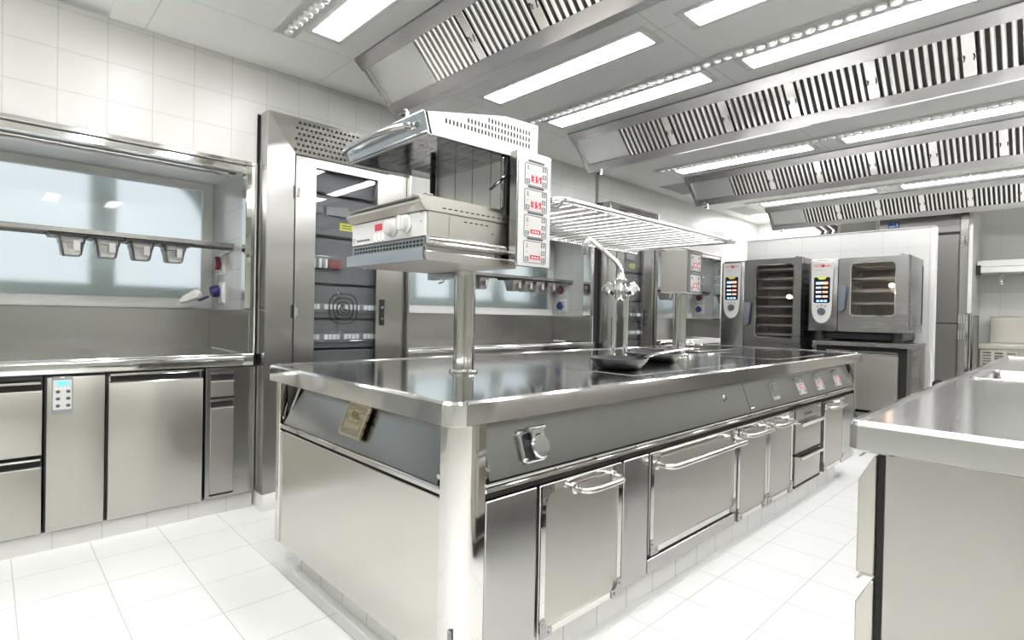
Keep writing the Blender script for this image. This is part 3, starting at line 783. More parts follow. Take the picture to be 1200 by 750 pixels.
t = thing('filler_panel', 'plain steel panel at the far end of the island side', 'panel', (-1.215, 4.76, ZB))
MB().box(XP - .03, XP, 4.645, 4.88, ZB, .661, .003).build('panel', 'steelv', t)

# ------------------------------------------------------------------ salamander grill on its post
ZI = IT - .0052
SX0, SX1, SY0, SY1 = -2.105, -1.57, 1.09, 1.53
t = thing('salamander_grill', 'stainless salamander grill on a round post over the near end of the island', 'grill', (-1.83, 1.48, ZI))
m = MB().cyl((-1.83, 1.48, ZI), (-1.83, 1.48, 1.40), .0455, 40)
p = m.build('post', 'post', t)
MB().lathe([(.0455, .0), (.062, .0), (.062, .006), (.056, .012), (.0455, .014)], (-1.83, 1.48, ZI), 'z', 40).build('collar', 'chrome', p)
m = MB().box(SX0 + .01, SX1 - .004, SY0 + .012, SY1, 1.44, 1.575, .002)
body = m.build('body', 'satin', t)
m = MB().prism([(SY0 + .008, 1.402), (SY1, 1.402), (SY1, 1.44), (SY0 + .012, 1.44), (SY0 - .008, 1.436)], 'x', SX0 - .01, SX1)
m.build('drip_drawer', 'satin', body)
m = MB().box(SX0 - .012, SX1 + .001, SY0 - .012, SY0 - .008, 1.40, 1.445, .001); m.build('drawer_lip', pmat('blue_reflecting_steel', (.62, .63, .65), .2, 1), body)
# perforated strip and control panel on the end facing the camera
m = MB().box(SX0 + .008, SX1 - .004, SY0 + .002, SY0 + .012, 1.446, 1.482); m.m(1)
for r_ in range(2):
    for i in range(22): m.box(SX0 + .03 + i * .0225, SX0 + .043 + i * .0225, SY0 + .0012, SY0 + .002, 1.452 + r_ * .014, 1.460 + r_ * .014)
m.build('vent_strip', ['steelh', 'dark'], body)
m = MB().box(SX0 + .012, SX1 - .006, SY0 - .001, SY0 + .012, 1.486, 1.572, .002)
pn = m.build('control_panel', 'panelwhite', body)
m = MB().box(-1.91, -1.855, SY0 - .0018, SY0 - .001, 1.531, 1.557); m.build('display', 'led', pn)
for i in range(3): MB().box(-1.92 + i * .03, -1.90 + i * .03, SY0 - .0016, SY0 - .001, 1.495, 1.522).build('key', 'whiteplastic', pn)
for i in range(3): MB().box(-1.915 + i * .03, -1.905 + i * .03, SY0 - .0018, SY0 - .001, 1.4885, 1.492).build('indicator', 'keygrey', pn)
m = MB()
m.tube([(-2.08, SY0 - .0012, 1.515), (-2.068, SY0 - .0012, 1.515), (-2.08, SY0 - .0012, 1.497), (-2.066, SY0 - .0012, 1.497)], .0012, 5)
for i in range(11): m.box(-2.05 + i * .0095, -2.043 + i * .0095, SY0 - .0016, SY0 - .001, 1.499, 1.506 + (.003 if i in (0, 3, 7) else 0))
for zx in ((-1.84, 1.56), (-1.60, 1.565), (-1.60, 1.535)): m.box(zx[0], zx[0] + .006, SY0 - .0016, SY0 - .001, zx[1], zx[1] + .005)
m.build('printed_marks', 'ink', pn)
for x, z in ((-1.775, 1.531), (-1.685, 1.537)):
    k = MB().lathe([(.034, 0), (.034, -.008), (.030, -.012), (.026, -.03), (.022, -.034), (0, -.034)], (x, SY0 - .001, z), 'y', 28)
    k.box(x - .006, x + .006, SY0 - .043, SY0 - .03, z - .026, z + .026, .003); k.build('knob', 'panelwhite', pn)
# flared cap between the body and the grill tray
m = MB().prism([(SY0 - .002, 1.575), (SY1 + .002, 1.575), (SY1 + .002, 1.61), (SY0 - .02, 1.61), (SY0 - .022, 1.60)], 'x', SX0, SX1 + .002)
m.m(1)
for i in range(14): m.box(SX1 + .002, SX1 + .003, 1.16 + i * .026, 1.175 + i * .026, 1.588, 1.592)
m.build('cap', ['satin', 'dark'], body)
# side panel lines, rail and service slots on the aisle side
m = MB().box(SX1 - .004, SX1 - .001, 1.195, 1.44, 1.49, 1.57, .001); m.m(1)
for i in range(5): m.box(SX1 - .001, SX1, 1.26 + i * .026, 1.275 + i * .026, 1.552, 1.556)
m.lathe([(.003, 0), (.003, .001), (0, .001)], (SX1 - .001, 1.40, 1.525), 'x', 8); m.build('side_panel', ['satin', 'dark'], body)
MB().cyl((SX1 + .006, SY0 + .004, 1.474), (SX1 + .006, SY1 + .02, 1.474), .014, 16).build('side_rail', 'polish', body)
MB().box(SX1 - .006, SX1 + .003, SY0 + .002, SY1 + .002, 1.432, 1.452, .003).build('side_strip', 'polish', body)
# grill tray on top with locating pegs
m = MB().prism([(SY0 + .0, 1.612), (SY1 - .01, 1.612), (SY1 - .01, 1.634), (SY0 + .015, 1.634), (SY0 - .012, 1.628)], 'x', SX0 + .0, SX1 - .03)
for i in range(7): m.box(SX0 + .03 + i * .075, SX0 + .06 + i * .075, SY0 + .02, SY0 + .05, 1.634, 1.641, .002)
m.m(1).box(SX0 + .02, SX1 - .05, SY0 - .013, SY0 - .011, 1.612, 1.617)
m.build('grill_tray', ['satin', 'dark'], t)
m = MB()
m.box(SX0 + .01, SX1 - .05, SY1 - .02, SY1 - .008, 1.634, 1.85); m.m(1)
for x in (-1.95, -1.83, -1.71): m.box(x - .001, x + .001, SY1 - .0215, SY1 - .02, 1.634, 1.85)
m.build('back_panel', ['backsteel', 'keygrey'], t)
for x, xw, zl in ((SX0 + .012, .012, 1.72), (SX1 - .035, .032, 1.61)): MB().box(x - .012, x - .012 + xw, SY1 - .05, SY1 - .022, zl, 1.86, .002).build('slide_post', 'black', t)
MB().tube([(SX1 - .02, 1.40, 1.70), (SX1 - .02, 1.52, 1.80)], .006, 8).tube([(SX1 - .025, 1.47, 1.64), (SX1 - .025, 1.47, 1.84)], .008, 8).build('strut', 'polish', t)
MB().box(SX1 - .04, SX1 + .02, SY1 + .0, SY1 + .06, 1.42, 1.86).build('rear_cover', 'dark', t)
# canopy with heating elements under glass
CX0, CX1 = -2.135, -1.568
prof = [(1.10, 1.838), (1.64, 1.85), (1.64, 2.002), (1.455, 1.992), (1.078, 1.912)]
m = MB()
th = .006
for x0, x1 in ((CX0, CX0 + th), (CX1 - th, CX1)): m.prism(prof, 'x', x0, x1)
def slab(a, c, off=.006):
    d = Vector((0, c[0] - a[0], c[1] - a[1])).normalized(); nrm = Vector((0, -d.z, d.y)) * off
    A = Vector((0, *a)); C = Vector((0, *c))
    q = []
    for p in (A, C, C + nrm, A + nrm): q.append((p.y, p.z))
    m.prism(q, 'x', CX0 + th, CX1 - th)
slab(prof[1], prof[2]); slab(prof[2], prof[3]); slab(prof[3], prof[4])
m.m(1)
for r_, (i0, n) in enumerate(((0, 26), (6, 20), (12, 14))):
    for i in range(n):
        y = 1.165 + (i0 + i) * .0168; z = 1.892 + r_ * .026 + (y - 1.165) * .012
        m.box(CX1, CX1 + .0008, y, y + .007, z, z + .017)
can = m.build('canopy', ['satin', 'dark'], t)
m = MB().hexa([(CX0, 1.096, 1.836), (CX1, 1.096, 1.836), (CX1, 1.112, 1.836), (CX0, 1.112, 1.836), (CX0, 1.07, 1.914), (CX1, 1.07, 1.914), (CX1, 1.09, 1.914), (CX0, 1.09, 1.914)], .003)
m.tube([(CX0, 1.093, 1.845), (CX1, 1.093, 1.845)], .006, 8); m.build('canopy_front', pmat('front_band_steel', (.60, .61, .63), .22, 1), can)
P = [(CX0 + .005, 1.075, 1.872)] + [(CX0 + .005 + (CX1 - CX0 - .09) * i / 10, 1.052 - .022 * math.sin(PI * i / 10), 1.872 + .004 * i / 10) for i in range(1, 10)] + [(CX1 - .07, 1.07, 1.877)]
MB().tube(P, .010, 12).cyl((CX1 - .085, 1.085, 1.877), (CX1 - .085, 1.05, 1.877), .012, 12).build('handle', 'chrome', can)
MB().box(CX0 + .02, CX1 - .02, 1.115, 1.60, 1.843, 1.849).build('heater_glass', 'smoke', can)
m = MB().box(CX0 + .01, CX1 - .01, 1.12, 1.62, 1.878, 1.884); m.m(1)
for bx in (-2.03, -1.84, -1.66):
    for i in range(9): m.box(bx - .06, bx + .06, 1.16 + i * .045, 1.178 + i * .045, 1.862, 1.87, .002)
m.build('heating_element', ['backsteel', 'keygrey'], can)
# control column
m = MB().box(-1.545, -1.502, 1.462, 1.645, 1.41, 1.852, .003); cc = m.build('control_column', 'hood', t)
m = MB().box(-1.502, -1.496, 1.466, 1.648, 1.408, 1.856, .002); fp = m.build('faceplate', 'panelwhite', cc)
for q, z in enumerate((1.768, 1.667, 1.566, 1.465)):
    y = 1.56; x = -1.496
    m = MB(); ring_prism(m, rr(y, z, .128, .086, .008), rr(y, z, .124, .082, .007), 'x', x, x + .0012)
    m.prism(rr(y, z + .052, .09, .008, .003), 'x', x, x + .0008)
    m.tube([(x + .0008, y - .05, z + .03), (x + .0008, y - .042, z + .03), (x + .0008, y - .05, z + .018), (x + .0008, y - .04, z + .018)], .0012, 5)
    for dy, dz in ((.046, .03), (.046, .0), (.046, -.028), (-.046, -.028)):
        ring_prism(m, rr(y + dy, z + dz, .019, .017, .002), rr(y + dy, z + dz, .014, .012, .002), 'x', x, x + .0012)
        m.box(x, x + .001, y + dy - .004, y + dy + .004, z + dz - .001, z + dz + .001)
    m.box(x, x + .001, y - .047, y - .044, z - .002, z + .001)
    m.build('control_marks', 'ink', fp)
    MB().box(x, x + .0012, y - .026, y + .03, z - .028, z - (.002 if q < 2 else .012)).build('display', 'led', fp)
    m = MB()
    if q < 2:
        for k, segs in enumerate(('acdfgb'[:5], 'acdfg')):
            oy = y - .02 + k * .026; 
            S7 = {'a': (0, .012, .02, .022), 'b': (.0095, .012, .012, .02), 'c': (.0095, .012, .001, .011), 'd': (0, .012, 0, .002), 'f': (0, .0025, .012, .02), 'g': (0, .012, .010, .012)}
            for s7 in (('a', 'b', 'g', 'c', 'd') if k == 0 else ('a', 'f', 'g', 'c', 'd')):
                a0, a1, c0, c1 = S7[s7]; m.box(x + .0012, x + .0022, oy + a0, oy + a1 + .002, z - .026 + c0, z - .026 + c1)
    else:
        for k in range(3): m.box(x + .0012, x + .0022, y - .018 + k * .015, y - .010 + k * .015, z - .024, z - .017)
    m.build('digits', 'ledon', fp)
m = MB().box(SX0 - .02, -1.87, 1.49, 1.53, 1.372, 1.402, .003); m.lathe([(0, 0), (.004, 0), (.004, .002), (0, .002)], (-1.93, 1.49, 1.387), 'y', 8); m.tube([(SX0 + .1, 1.5, 1.372), (SX0 + .09, 1.5, 1.36), (SX0 + .06, 1.5, 1.355)], .004, 6)
m.build('support_arm', 'hood', t)

# ------------------------------------------------------------------ control box on the second post
t = thing('control_post', 'square steel control box on a round post, halfway along the island', 'control box', (-1.87, 3.38, ZI))
p = MB().cyl((-1.87, 3.38, ZI), (-1.87, 3.38, 1.385), .0455, 36).build('post', 'post', t)
MB().lathe([(.0455, .0), (.062, .0), (.062, .006), (.0455, .014)], (-1.87, 3.38, ZI), 'z', 36).build('collar', 'chrome', p)
bx = MB().box(-1.968, -1.772, 3.29, 3.475, 1.385, 1.666, .004).build('box', 'satin', t)
fp = MB().box(-1.772, -1.766, 3.286, 3.48, 1.38, 1.67, .002).build('faceplate', 'hood', bx)
for z in (1.585, 1.45):
    x = -1.766; y = 3.385
    MB().prism(rr(y, z, .13, .105, .008), 'x', x, x + .0015).build('control_plate', 'panelwhite', fp)
    m = MB()
    for dy, dz in ((.045, .034), (.045, 0), (.045, -.034), (-.045, -.034), (-.045, .034)): m.prism(rr(y + dy, z + dz, .02, .02, .003), 'x', x + .0015, x + .0025)
    m.prism(rr(y, z + .066, .09, .008, .003), 'x', x, x + .001)
    m.m(1).box(x + .0015, x + .0025, y - .028, y + .024, z - .03, z - .002); m.m(2)
    for k in range(2): m.box(x + .0025, x + .003, y - .018 + k * .018, y - .008 + k * .018, z - .024, z - .008)
    m.build('control_marks', ['keygrey', 'led', 'ledon'], fp)
m = MB().box(-1.90, -1.835, 3.35, 3.42, 1.666, 1.68); m.box(-1.87, -1.86, 3.349, 3.35, 1.669, 1.678); m.build('rack_bracket', 'whiteplastic', t)

# ------------------------------------------------------------------ tubular rack
RZ = 1.692
t = thing('pot_rack', 'long overhead rack of parallel steel tubes between grill and control box', 'rack', (-1.83, 2.5, RZ - .012))
x0, x1, y0, y1 = -2.25, -1.475, 1.665, 3.30
m = MB().tube([(x1, y1, RZ), (x1, y0 + .08, RZ)] + [(x1 - .08 + .08 * math.cos(a * PI / 12), y0 + .08 - .08 * math.sin(a * PI / 12), RZ) for a in range(1, 7)] + [(x0 + .08, y0, RZ)] + [(x0 + .08 - .08 * math.sin(a * PI / 12), y0 + .08 - .08 * math.cos(a * PI / 12), RZ) for a in range(1, 7)] + [(x0, 3.42, RZ)], .0145, 14)
m.build('outer_rail', 'rack', t)
m = MB().tube([(x1, y1 - .012, RZ), (x0, y1 - .012, RZ)], .012, 10); m.box(x0, x1 - .01, y1 - .05, y1 - .016, RZ - .004, RZ); m.build('end_rail', 'rack', t)
y = y0 + .078
while y < y1 - .07:
    MB().cyl((x0, y, RZ), (x1, y, RZ), .0085, 12).build('cross_bar', 'rack', t)
    y += .0885
MB().tube([(x1 + .0, 1.70, RZ - .0), (x1 - .02, 1.69, RZ - .03), (-1.52, 1.66, RZ - .03)], .008, 8).build('bracket', 'rack', t)

# ------------------------------------------------------------------ tap
tx, ty = -1.75, 2.515
t = thing('mixer_tap', 'tall chrome swivel tap with two cross-head valves behind the pans', 'tap', (tx, ty, ZI))
m = MB()
for dx in (-.032, .03): m.cyl((tx + dx * .85, ty + dx * .55, ZI + .003), (tx + dx * .85, ty + dx * .55, 1.33), .0155, 16)
m.lathe([(0, 0), (.07, 0), (.07, .006), (.05, .012), (.02, .016), (0, .016)], (tx, ty, ZI + .003), 'z', 28); m.build('riser', 'chrome', t)
m = MB().lathe([(0, -.05), (.028, -.05), (.036, -.03), (.036, .0), (.03, .03), (.036, .045), (.036, .062), (.024, .070), (.015, .10), (.0, .10)], (tx, ty, 1.36), 'z', 22)
for s in (-1, 1):
    d = Vector((.72 * s, .50 * s, .75)).normalized()
    m.cyl(Vector((tx, ty, 1.318)), Vector((tx, ty, 1.318)) + d * .06, .017, 12)
    m.tube([Vector((tx, ty, 1.335)), Vector((tx, ty, 1.335)) + Vector((.02 * s, .014 * s, -.01))], .02, 12)
v = m.build('valve_body', 'chrome', t)
for s in (-1, 1):
    d = Vector((.72 * s, .50 * s, .75)).normalized(); a = Vector((tx, ty, 1.318))
    MB().tube([a + d * .04, a + d * .05, a + d * .075, a + d * .108, a + d * .114], [.016, .022, .027, .034, .024], 8).build('handle', 'chrome', v)
m = MB().tube([(tx, ty, 1.44), (tx, ty, 1.475), (tx - .012, ty - .004, 1.50), (tx - .03, ty - .01, 1.525), (tx - .165, ty - .05, 1.645), (tx - .185, ty - .055, 1.652), (tx - .20, ty - .06, 1.645), (tx - .205, ty - .062, 1.63)], .0135, 14)
m.lathe([(.011, 0), (.018, 0), (.018, -.035), (.016, -.07), (.014, -.07), (.012, -.03)], (tx - .206, ty - .062, 1.64), 'z', 16)
m.build('spout', 'chrome', t)

# ------------------------------------------------------------------ pans on the hob
def frying_pan(cx, cy, r, ang, label, hlen=.30, h=.048, rise=.045):
    z = IT - .001
    t = thing('frying_pan', label, 'pan', (cx, cy, z), 'black iron frying pans on the island')
    MB().lathe([(0, 0), (r * .72, 0), (r * .76, .004), (r * .93, h * .7), (r, h), (r - .003, h + .002), (r * .92, h * .72), (r * .74, .008), (0, .006)], (cx, cy, z), 'z', 48).build('bowl', 'blackiron', t, 50)
    d = Vector((math.cos(ang), math.sin(ang), 0)); s = Vector((-d.y, d.x, 0)); c = Vector((cx, cy, z))
    rows = []
    for u, w, zz in ((r * .90, .026, h * .62), (r + .015, .021, h * .95), (r + .06, .014, h + .012), (r + .14, .012, h + rise * .6), (r + hlen * .75, .015, h + rise * .95), (r + hlen, .017, h + rise), (r + hlen + .012, .010, h + rise)):
        rows.append([c + d * u + s * w + Vector((0, 0, zz)), c + d * u - s * w + Vector((0, 0, zz)), c + d * u - s * w * .8 + Vector((0, 0, zz - .006)), c + d * u + s * w * .8 + Vector((0, 0, zz - .006))])
    m = MB(); R_ = [[m.bm.verts.new(p) for p in q] for q in rows]
    for a, b2 in zip(R_, R_[1:]):
        for j in range(4): m.bm.faces.new((a[j], a[(j + 1) % 4], b2[(j + 1) % 4], b2[j]))
    m.bm.faces.new(R_[0][::-1]); m.bm.faces.new(R_[-1]); bmesh.ops.recalc_face_normals(m.bm, faces=m.bm.faces)
    m.build('handle', 'polish', t, 40, label='pale steel strap handle')
    return t
frying_pan(-1.54, 2.21, .142, math.radians(72), 'nearer black frying pan, its pale handle reaching over the second pan', .36)
frying_pan(-1.68, 2.76, .158, math.radians(100), 'farther black frying pan, half hidden under the other pan handle', .2, .045, .02)
# flat lid with loop handles
t = thing('pan_lid', 'flat steel lid with two loop handles beyond the frying pans', 'lid', (-2.2, 3.98, ZI))
MB().prism(rr(-2.15, 4.05, .52, .7, .03), 'z', ZI + .0045, ZI + .016, .003).build('plate', 'polish', t)
for dx, dy in ((-.15, -.05), (-.02, .05)):
    cx, cy = -2.15 + dx, 4.02 + dy
    P = [(cx - .045, cy - .03, ZI + .014), (cx - .05, cy - .034, ZI + .04), (cx - .03, cy - .02, ZI + .06), (cx + .03, cy + .02, ZI + .06), (cx + .05, cy + .034, ZI + .04), (cx + .045, cy + .03, ZI + .014)]
    MB().tube(P, .008, 10).build('loop_handle', 'chrome', t)

# ------------------------------------------------------------------ ventilation hoods
HY = [1.56, 3.44, 5.35, 7.52]
HX0, HX1 = -2.94, 1.3
ORD = ['nearest', 'second', 'third', 'farthest']
def hood(y0, x0, label):
    z0 = ZC
    t = thing('ventilation_hood', label, 'hood', ((x0 + HX1) / 2, y0 + .2, 2.44), 'slanted ceiling hoods')
    def pr(m, pts, a, c, **k): return m.prism([(y0 + p, z0 + q) for p, q in pts], 'x', a, c, **k)
    m = MB(); pr(m, [(0, -.001), (.0, -.012), (.056, -.062), (.062, -.056), (.03, -.02), (.03, -.001)], x0 - .01, HX1); m.build('top_rail', 'hood', t)
    m = MB(); pr(m, [(.225, -.222), (.262, -.262), (.272, -.272), (.36, -.25), (.36, -.19), (.34, -.19), (.34, -.235), (.278, -.25), (.245, -.205)], x0 - .004, HX1); m.build('gutter', 'hood', t)
    m = MB(); pr(m, [(.345, -.19), (.36, -.19), (.36, -.001), (.345, -.001)], x0, HX1); m.build('rear_panel', 'hood', t)
    m = MB(); pr(m, [(.03, -.03), (.262, -.255), (.30, -.225), (.34, -.20), (.34, -.001), (.03, -.001)], x0, x0 + .006); pr(m, [(.052, -.058), (.24, -.24), (.262, -.22), (.074, -.036)], x0, x0 + .035); m.build('end_plate', 'hood', t)
    # slope frame: u along the slope, n outward (towards the room)
    o = Vector((0, y0 + .058, z0 - .042)); U = Vector((0, .178, -.178)); Lu = U.length; U.normalize(); N = Vector((0, -.7071, -.7071))
    F = Matrix(((1, 0, 0, 0), (0, U.y, N.y, o.y), (0, U.z, N.z, o.z), (0, 0, 0, 1)))       # (x, u, n)
    m = MB().box(x0 + .036, -2.515, -.01, Lu + .01, -.012, -.004); m.box(-2.515, -2.495, -.005, Lu + .005, -.012, .004, .002)
    m.xf(F).build('blank_panel', pmat('hood_blank_steel', (.60, .61, .60), .3, 1), t)
    n = 0; x = -2.492
    while x < HX1 - .3:
        w = .418; nb = 9; pit = .0395
        m = MB(); m.m(1).box(x, x + w, -.004, Lu + .004, -.02, -.012)
        m.m(0)
        for i in range(nb):
            a = x + .008 + i * pit
            P = [(a, -.012), (a + .003, .004), (a + .008, .008), (a + .018, .008), (a + .023, .004), (a + .026, -.012)]
            m.prism(P, 'y', .004, Lu - .004)
        fl = m.build('grease_filter', ['filter', 'dark'], t)
        m = MB().box(x + nb * pit + .006, x + w - .002, 0, Lu, -.012, .004, .002); m.m(1)
        for xx in (x + nb * pit + .012, x + w - .010):
            m.tube([(xx, Lu * .5, .004), (xx + .004, Lu * .56, .014), (xx, Lu * .62, .012)], .003, 6)
        m.xf(F).build('joint_strip', ['filter', 'dark'], fl)
        bpy.data.objects[fl.name].data.transform(Matrix.Translation(-Vector(t.location)) @ F @ Matrix.Translation(Vector(t.location)))
        x += .423
    m = MB().cyl((x0 + .13, y0 + .28, z0 - .275), (x0 + .13, y0 + .28, z0 - .31), .012, 12); m.lathe([(0, 0), (.02, 0), (.02, -.012), (.012, -.016)], (x0 + .13, y0 + .28, z0 - .262), 'z', 14)
    m.m(1).cyl((x0 + .10, y0 + .262, z0 - .295), (x0 + .13, y0 + .28, z0 - .295), .007, 8); m.build('drain_valve', ['polish', 'black'], t)
    return t
hood(HY[0], -3.0, 'nearest slanted filter hood, above the salamander grill')
hood(HY[1], HX0, 'second slanted filter hood from the front, above the middle of the island')
hood(HY[2], HX0, 'third slanted filter hood from the front, beyond the end of the island')
hood(HY[3], HX0, 'farthest slanted filter hood, over the combi ovens and partition')

# ------------------------------------------------------------------ ceiling lights and nozzle strips
def light(x0, x1, y0, y1, label, group):
    t = thing('ceiling_light', label, 'light', ((x0 + x1) / 2, (y0 + y1) / 2, ZC - .012), group)
    m = MB(); ring_prism(m, rect(x0 - .045, x1 + .045, y0 - .03, y1 + .03), rect(x0, x1, y0, y1), 'z', ZC - .006, ZC)
    for xx in (x0 + .1, x1 - .1): m.lathe([(.006, -.006), (.006, -.009), (0, -.009)], (xx, y0 - .018, ZC), 'z', 8)
    m.build('frame', 'white', t)
    MB().box(x0, x1, y0, y1, ZC - .008, ZC - .001, .002).build('diffuser', 'lamp', t)
    return t
LX = [(-2.87, -1.63), (-1.37, -.13), (.13, 1.37)]
PX = ['left', 'middle', 'right']
for k, y in enumerate(HY):
    yl = y - .315
    for i, (a, c) in enumerate(LX):
        light(a, c, yl, yl + .15, '%s long white ceiling light right before the %s hood' % (PX[i], ORD[k]), 'ceiling lights before the hoods')
    t = thing('air_nozzle_strip', 'long ceiling strip of round white air nozzles before the %s hood' % ORD[k], 'air vent', (-.8, y - .40, ZC - .01), 'air nozzle strips in the ceiling')
    MB().box(-3.03, 1.45, y - .462, y - .352, ZC - .005, ZC - .0005).box(-3.03, 1.45, y - .47, y - .463, ZC - .012, ZC).build('plate', 'strip', t)
    m = MB(); xx = -2.97
    while xx < 1.4:
        m.lathe([(.026, -.005), (.026, -.010), (.023, -.018), (.016, -.022), (0, -.024)], (xx, y - .405, ZC), 'z', 14); xx += .062
    m.build('nozzles', 'nozzle', t)
for k, y in enumerate((2.46, 4.34, 6.25)):
    for i, (a, c) in enumerate(LX):
        light(a, c, y, y + .15, '%s long white ceiling light midway between the %s and %s hoods' % (PX[i], ORD[k], ORD[k + 1]), 'ceiling lights between the hoods')
for y, w in ((.56, 'over the viewpoint'), (-.66, 'behind the viewpoint')):  # unseen fill rows, added to brighten the near floor and fronts
    for i, (a, c) in enumerate(LX):
        light(a, c, y, y + .15, '%s unseen fill light added %s, above the frame' % (PX[i], w), 'added fill lights over the viewpoint')
light(-3.29, -2.75, 7.92, 8.42, 'square white ceiling light in the far left corner', None)
for x0, x1, y0, y1, lab in ((-3.36, -3.02, 5.55, 6.08, 'nearer grey square vent panel in the ceiling left of the third hood'), (-3.36, -3.08, 7.25, 7.82, 'farther grey square vent panel in the ceiling left of the farthest hood')):
    t = thing('ceiling_vent', lab, 'vent', ((x0 + x1) / 2, (y0 + y1) / 2, ZC - .006), 'grey vent panels in the ceiling')
    m = MB(); ring_prism(m, rect(x0, x1, y0, y1), rect(x0 + .02, x1 - .02, y0 + .02, y1 - .02), 'z', ZC - .006, ZC - .0005); m.build('frame', 'strip', t)
    m = MB().box(x0 + .02, x1 - .02, y0 + .02, y1 - .02, ZC - .003, ZC - .0005)
    for i in range(8): m.box(x0 + .03, x1 - .03, y0 + .04 + i * .058, y0 + .07 + i * .058, ZC - .0055, ZC - .003)
    m.build('grille', 'vent', t)

# ------------------------------------------------------------------ combi ovens
def combi(x0, x1, z0, z1, gx, gz, label, trays, depth=.64):
    y0 = 6.1; y1 = y0 + depth
    t = thing('combi_oven', label, 'oven', ((x0 + x1) / 2, (y0 + y1) / 2, z0 - .09), 'combi ovens')
    xs = x0 + .272
    m = MB(); m.box(x0, xs, y0 + .05, y1, z0, z1, .006)
    m.box(xs, x1, y0 + .06, y1, z0, z0 + .09); m.box(xs, x1, y0 + .06, y1, z1 - .06, z1); m.box(x1 - .07, x1, y0 + .06, y1, z0 + .09, z1 - .06); m.box(xs, x1, y1 - .05, y1, z0 + .09, z1 - .06)
    m.box(xs, xs + .03, y0 + .06, y1, z0 + .09, z1 - .06)
    bd = m.build('body', 'oven', t)
    m = MB().box(xs + .03, x1 - .07, y1 - .06, y1 - .052, z0 + .09, z1 - .06)
    m.box(xs + .03, xs + .036, y0 + .07, y1 - .06, z0 + .09, z1 - .06); m.box(x1 - .076, x1 - .07, y0 + .07, y1 - .06, z0 + .09, z1 - .06); m.box(xs + .036, x1 - .076, y0 + .07, y1 - .06, z0 + .09, z0 + .096); m.box(xs + .036, x1 - .076, y0 + .07, y1 - .06, z1 - .066, z1 - .06)
    m.build('cavity', pmat('oven_cavity', (.42, .39, .36), .35, .6), bd)
    n = trays; hh = z1 - z0 - .2
    for i in range(n):
        z = z0 + .14 + hh * i / (n - 1 if n > 1 else 1) * .92
        m = MB()
        for xx in (xs + .06, x1 - .10): m.box(xx, xx + .012, y0 + .09, y1 - .09, z, z + .01)
        for j in range(7): m.box(xs + .07, x1 - .10, y0 + .1 + j * .07, y0 + .104 + j * .07, z + .008, z + .013)
        m.m(1).box(xs + .085, x1 - .12, y0 + .12, y1 - .1, z + .014, z + .032)
        m.build('tray_rack', ['chrome', 'satin'], bd)
    for xx in (xs + .055, x1 - .105):
        for yy in (y0 + .085, y0 + .30, y1 - .085): MB().box(xx, xx + .01, yy, yy + .01, z0 + .1, z1 - .08).build('rack_upright', 'chrome', bd)
    MB().lathe([(0, 0), (.022, 0), (.022, -.02), (0, -.028)], (x1 - .15, y0 + .09, z0 + (z1 - z0) * .62), 'y', 12).build('cavity_lamp', 'bulb', bd)
    # control section with a long shield-shaped panel
    m = MB().box(x0 + .002, xs - .006, y0, y0 + .05, z0 + .004, z1 - .02, .008, 2); cs = m.build('control_section', 'oven', t)
    cxm = x0 + .125; top = z1 - .03; ph = .62 if z1 - z0 < .8 else .62
    w = .10
    P = [(cxm - w + .01, top), (cxm - w, top - .012)]
    for i in range(0, 13):
        u = i / 12; P.append((cxm - w * (1 - .10 * u ** 2) if i < 12 else cxm - w * .9, top - .03 - (ph - .17) * u))
    for i in range(1, 12):
        a = PI + PI * i / 12; P.append((cxm + w * .9 * math.cos(a), top - ph + .14 + .14 * math.sin(a)))
    for i in range(12, -1, -1):
        u = i / 12; P.append((cxm + w * (1 - .10 * u ** 2) if i < 12 else cxm + w * .9, top - .03 - (ph - .17) * u))
    P += [(cxm + w, top - .012), (cxm + w - .01, top)]
    m = MB().prism(P, 'y', y0 - .007, y0 + .002); sp = m.build('shield_panel', 'panelwhite', cs)
    P2 = [(cxm + (a - cxm) * 1.09, (c - (top - ph / 2)) * 1.04 + top - ph / 2 - .008) for a, c in P[3:-3]]
    MB().prism(P2, 'y', y0 - .003, y0 + .002).build('panel_rim', 'oven', cs)
    MB().prism(rr(cxm, top - .285, .148, .26, .014), 'y', y0 - .0095, y0 - .007).build('screen', 'ovenscreen', sp)
    m = MB().prism([(cxm - .045, top - .155), (cxm + .045, top - .155), (cxm + .025, top - .178), (cxm - .025, top - .178)], 'y', y0 - .0105, y0 - .0095); m.build('status_window', 'yellow', sp)
    def key(px, zz, kw, kh, mt): MB().prism(rr(cxm + px, zz, kw, kh, .003), 'y', y0 - .0105, y0 - .0095).build('key', mt, sp)
    for r_ in range(5):
        zz = top - .215 - r_ * .045
        if r_ == 0: key(-.028, zz, .055, .026, 'keyblue'); key(.028, zz, .055, .026, 'keyred')
        elif r_ == 4:
            for q in (-.035, 0, .035): key(q, zz, .028, .020, 'keyblue')
        else: key(-.03, zz, .05, .018, 'keylight'); key(.03, zz, .05, .018, 'keyred')
    m = MB().lathe([(.036, -.007), (.036, -.02), (.031, -.026), (0, -.026)], (cxm, y0, top - .50), 'y', 28)
    m.build('dial', 'ink', sp)
    m = MB()
    for a in (-38, 0, 38): m.lathe([(.007, -.007), (.007, -.009), (0, -.009)], (cxm + .058 * math.sin(math.radians(a)), y0, top - .495 + .055 * math.cos(math.radians(a))), 'y', 10)
    m.build('dial_keys', 'ink', sp)
    m = MB().text('RATI NAL', .036, FY(cxm + .002, y0 - .0075, top - .04)); m.lathe([(0, -.0085), (.0165, -.0085), (.0165, -.007), (0, -.007)], (cxm + .006, y0, top - .04), 'y', 18)
    m.build('logo', 'redink', sp)
    MB().text('SelfCooking', .014, FY(cxm - .04, y0 - .0075, top - .085)).build('lettering', 'keygrey', sp)
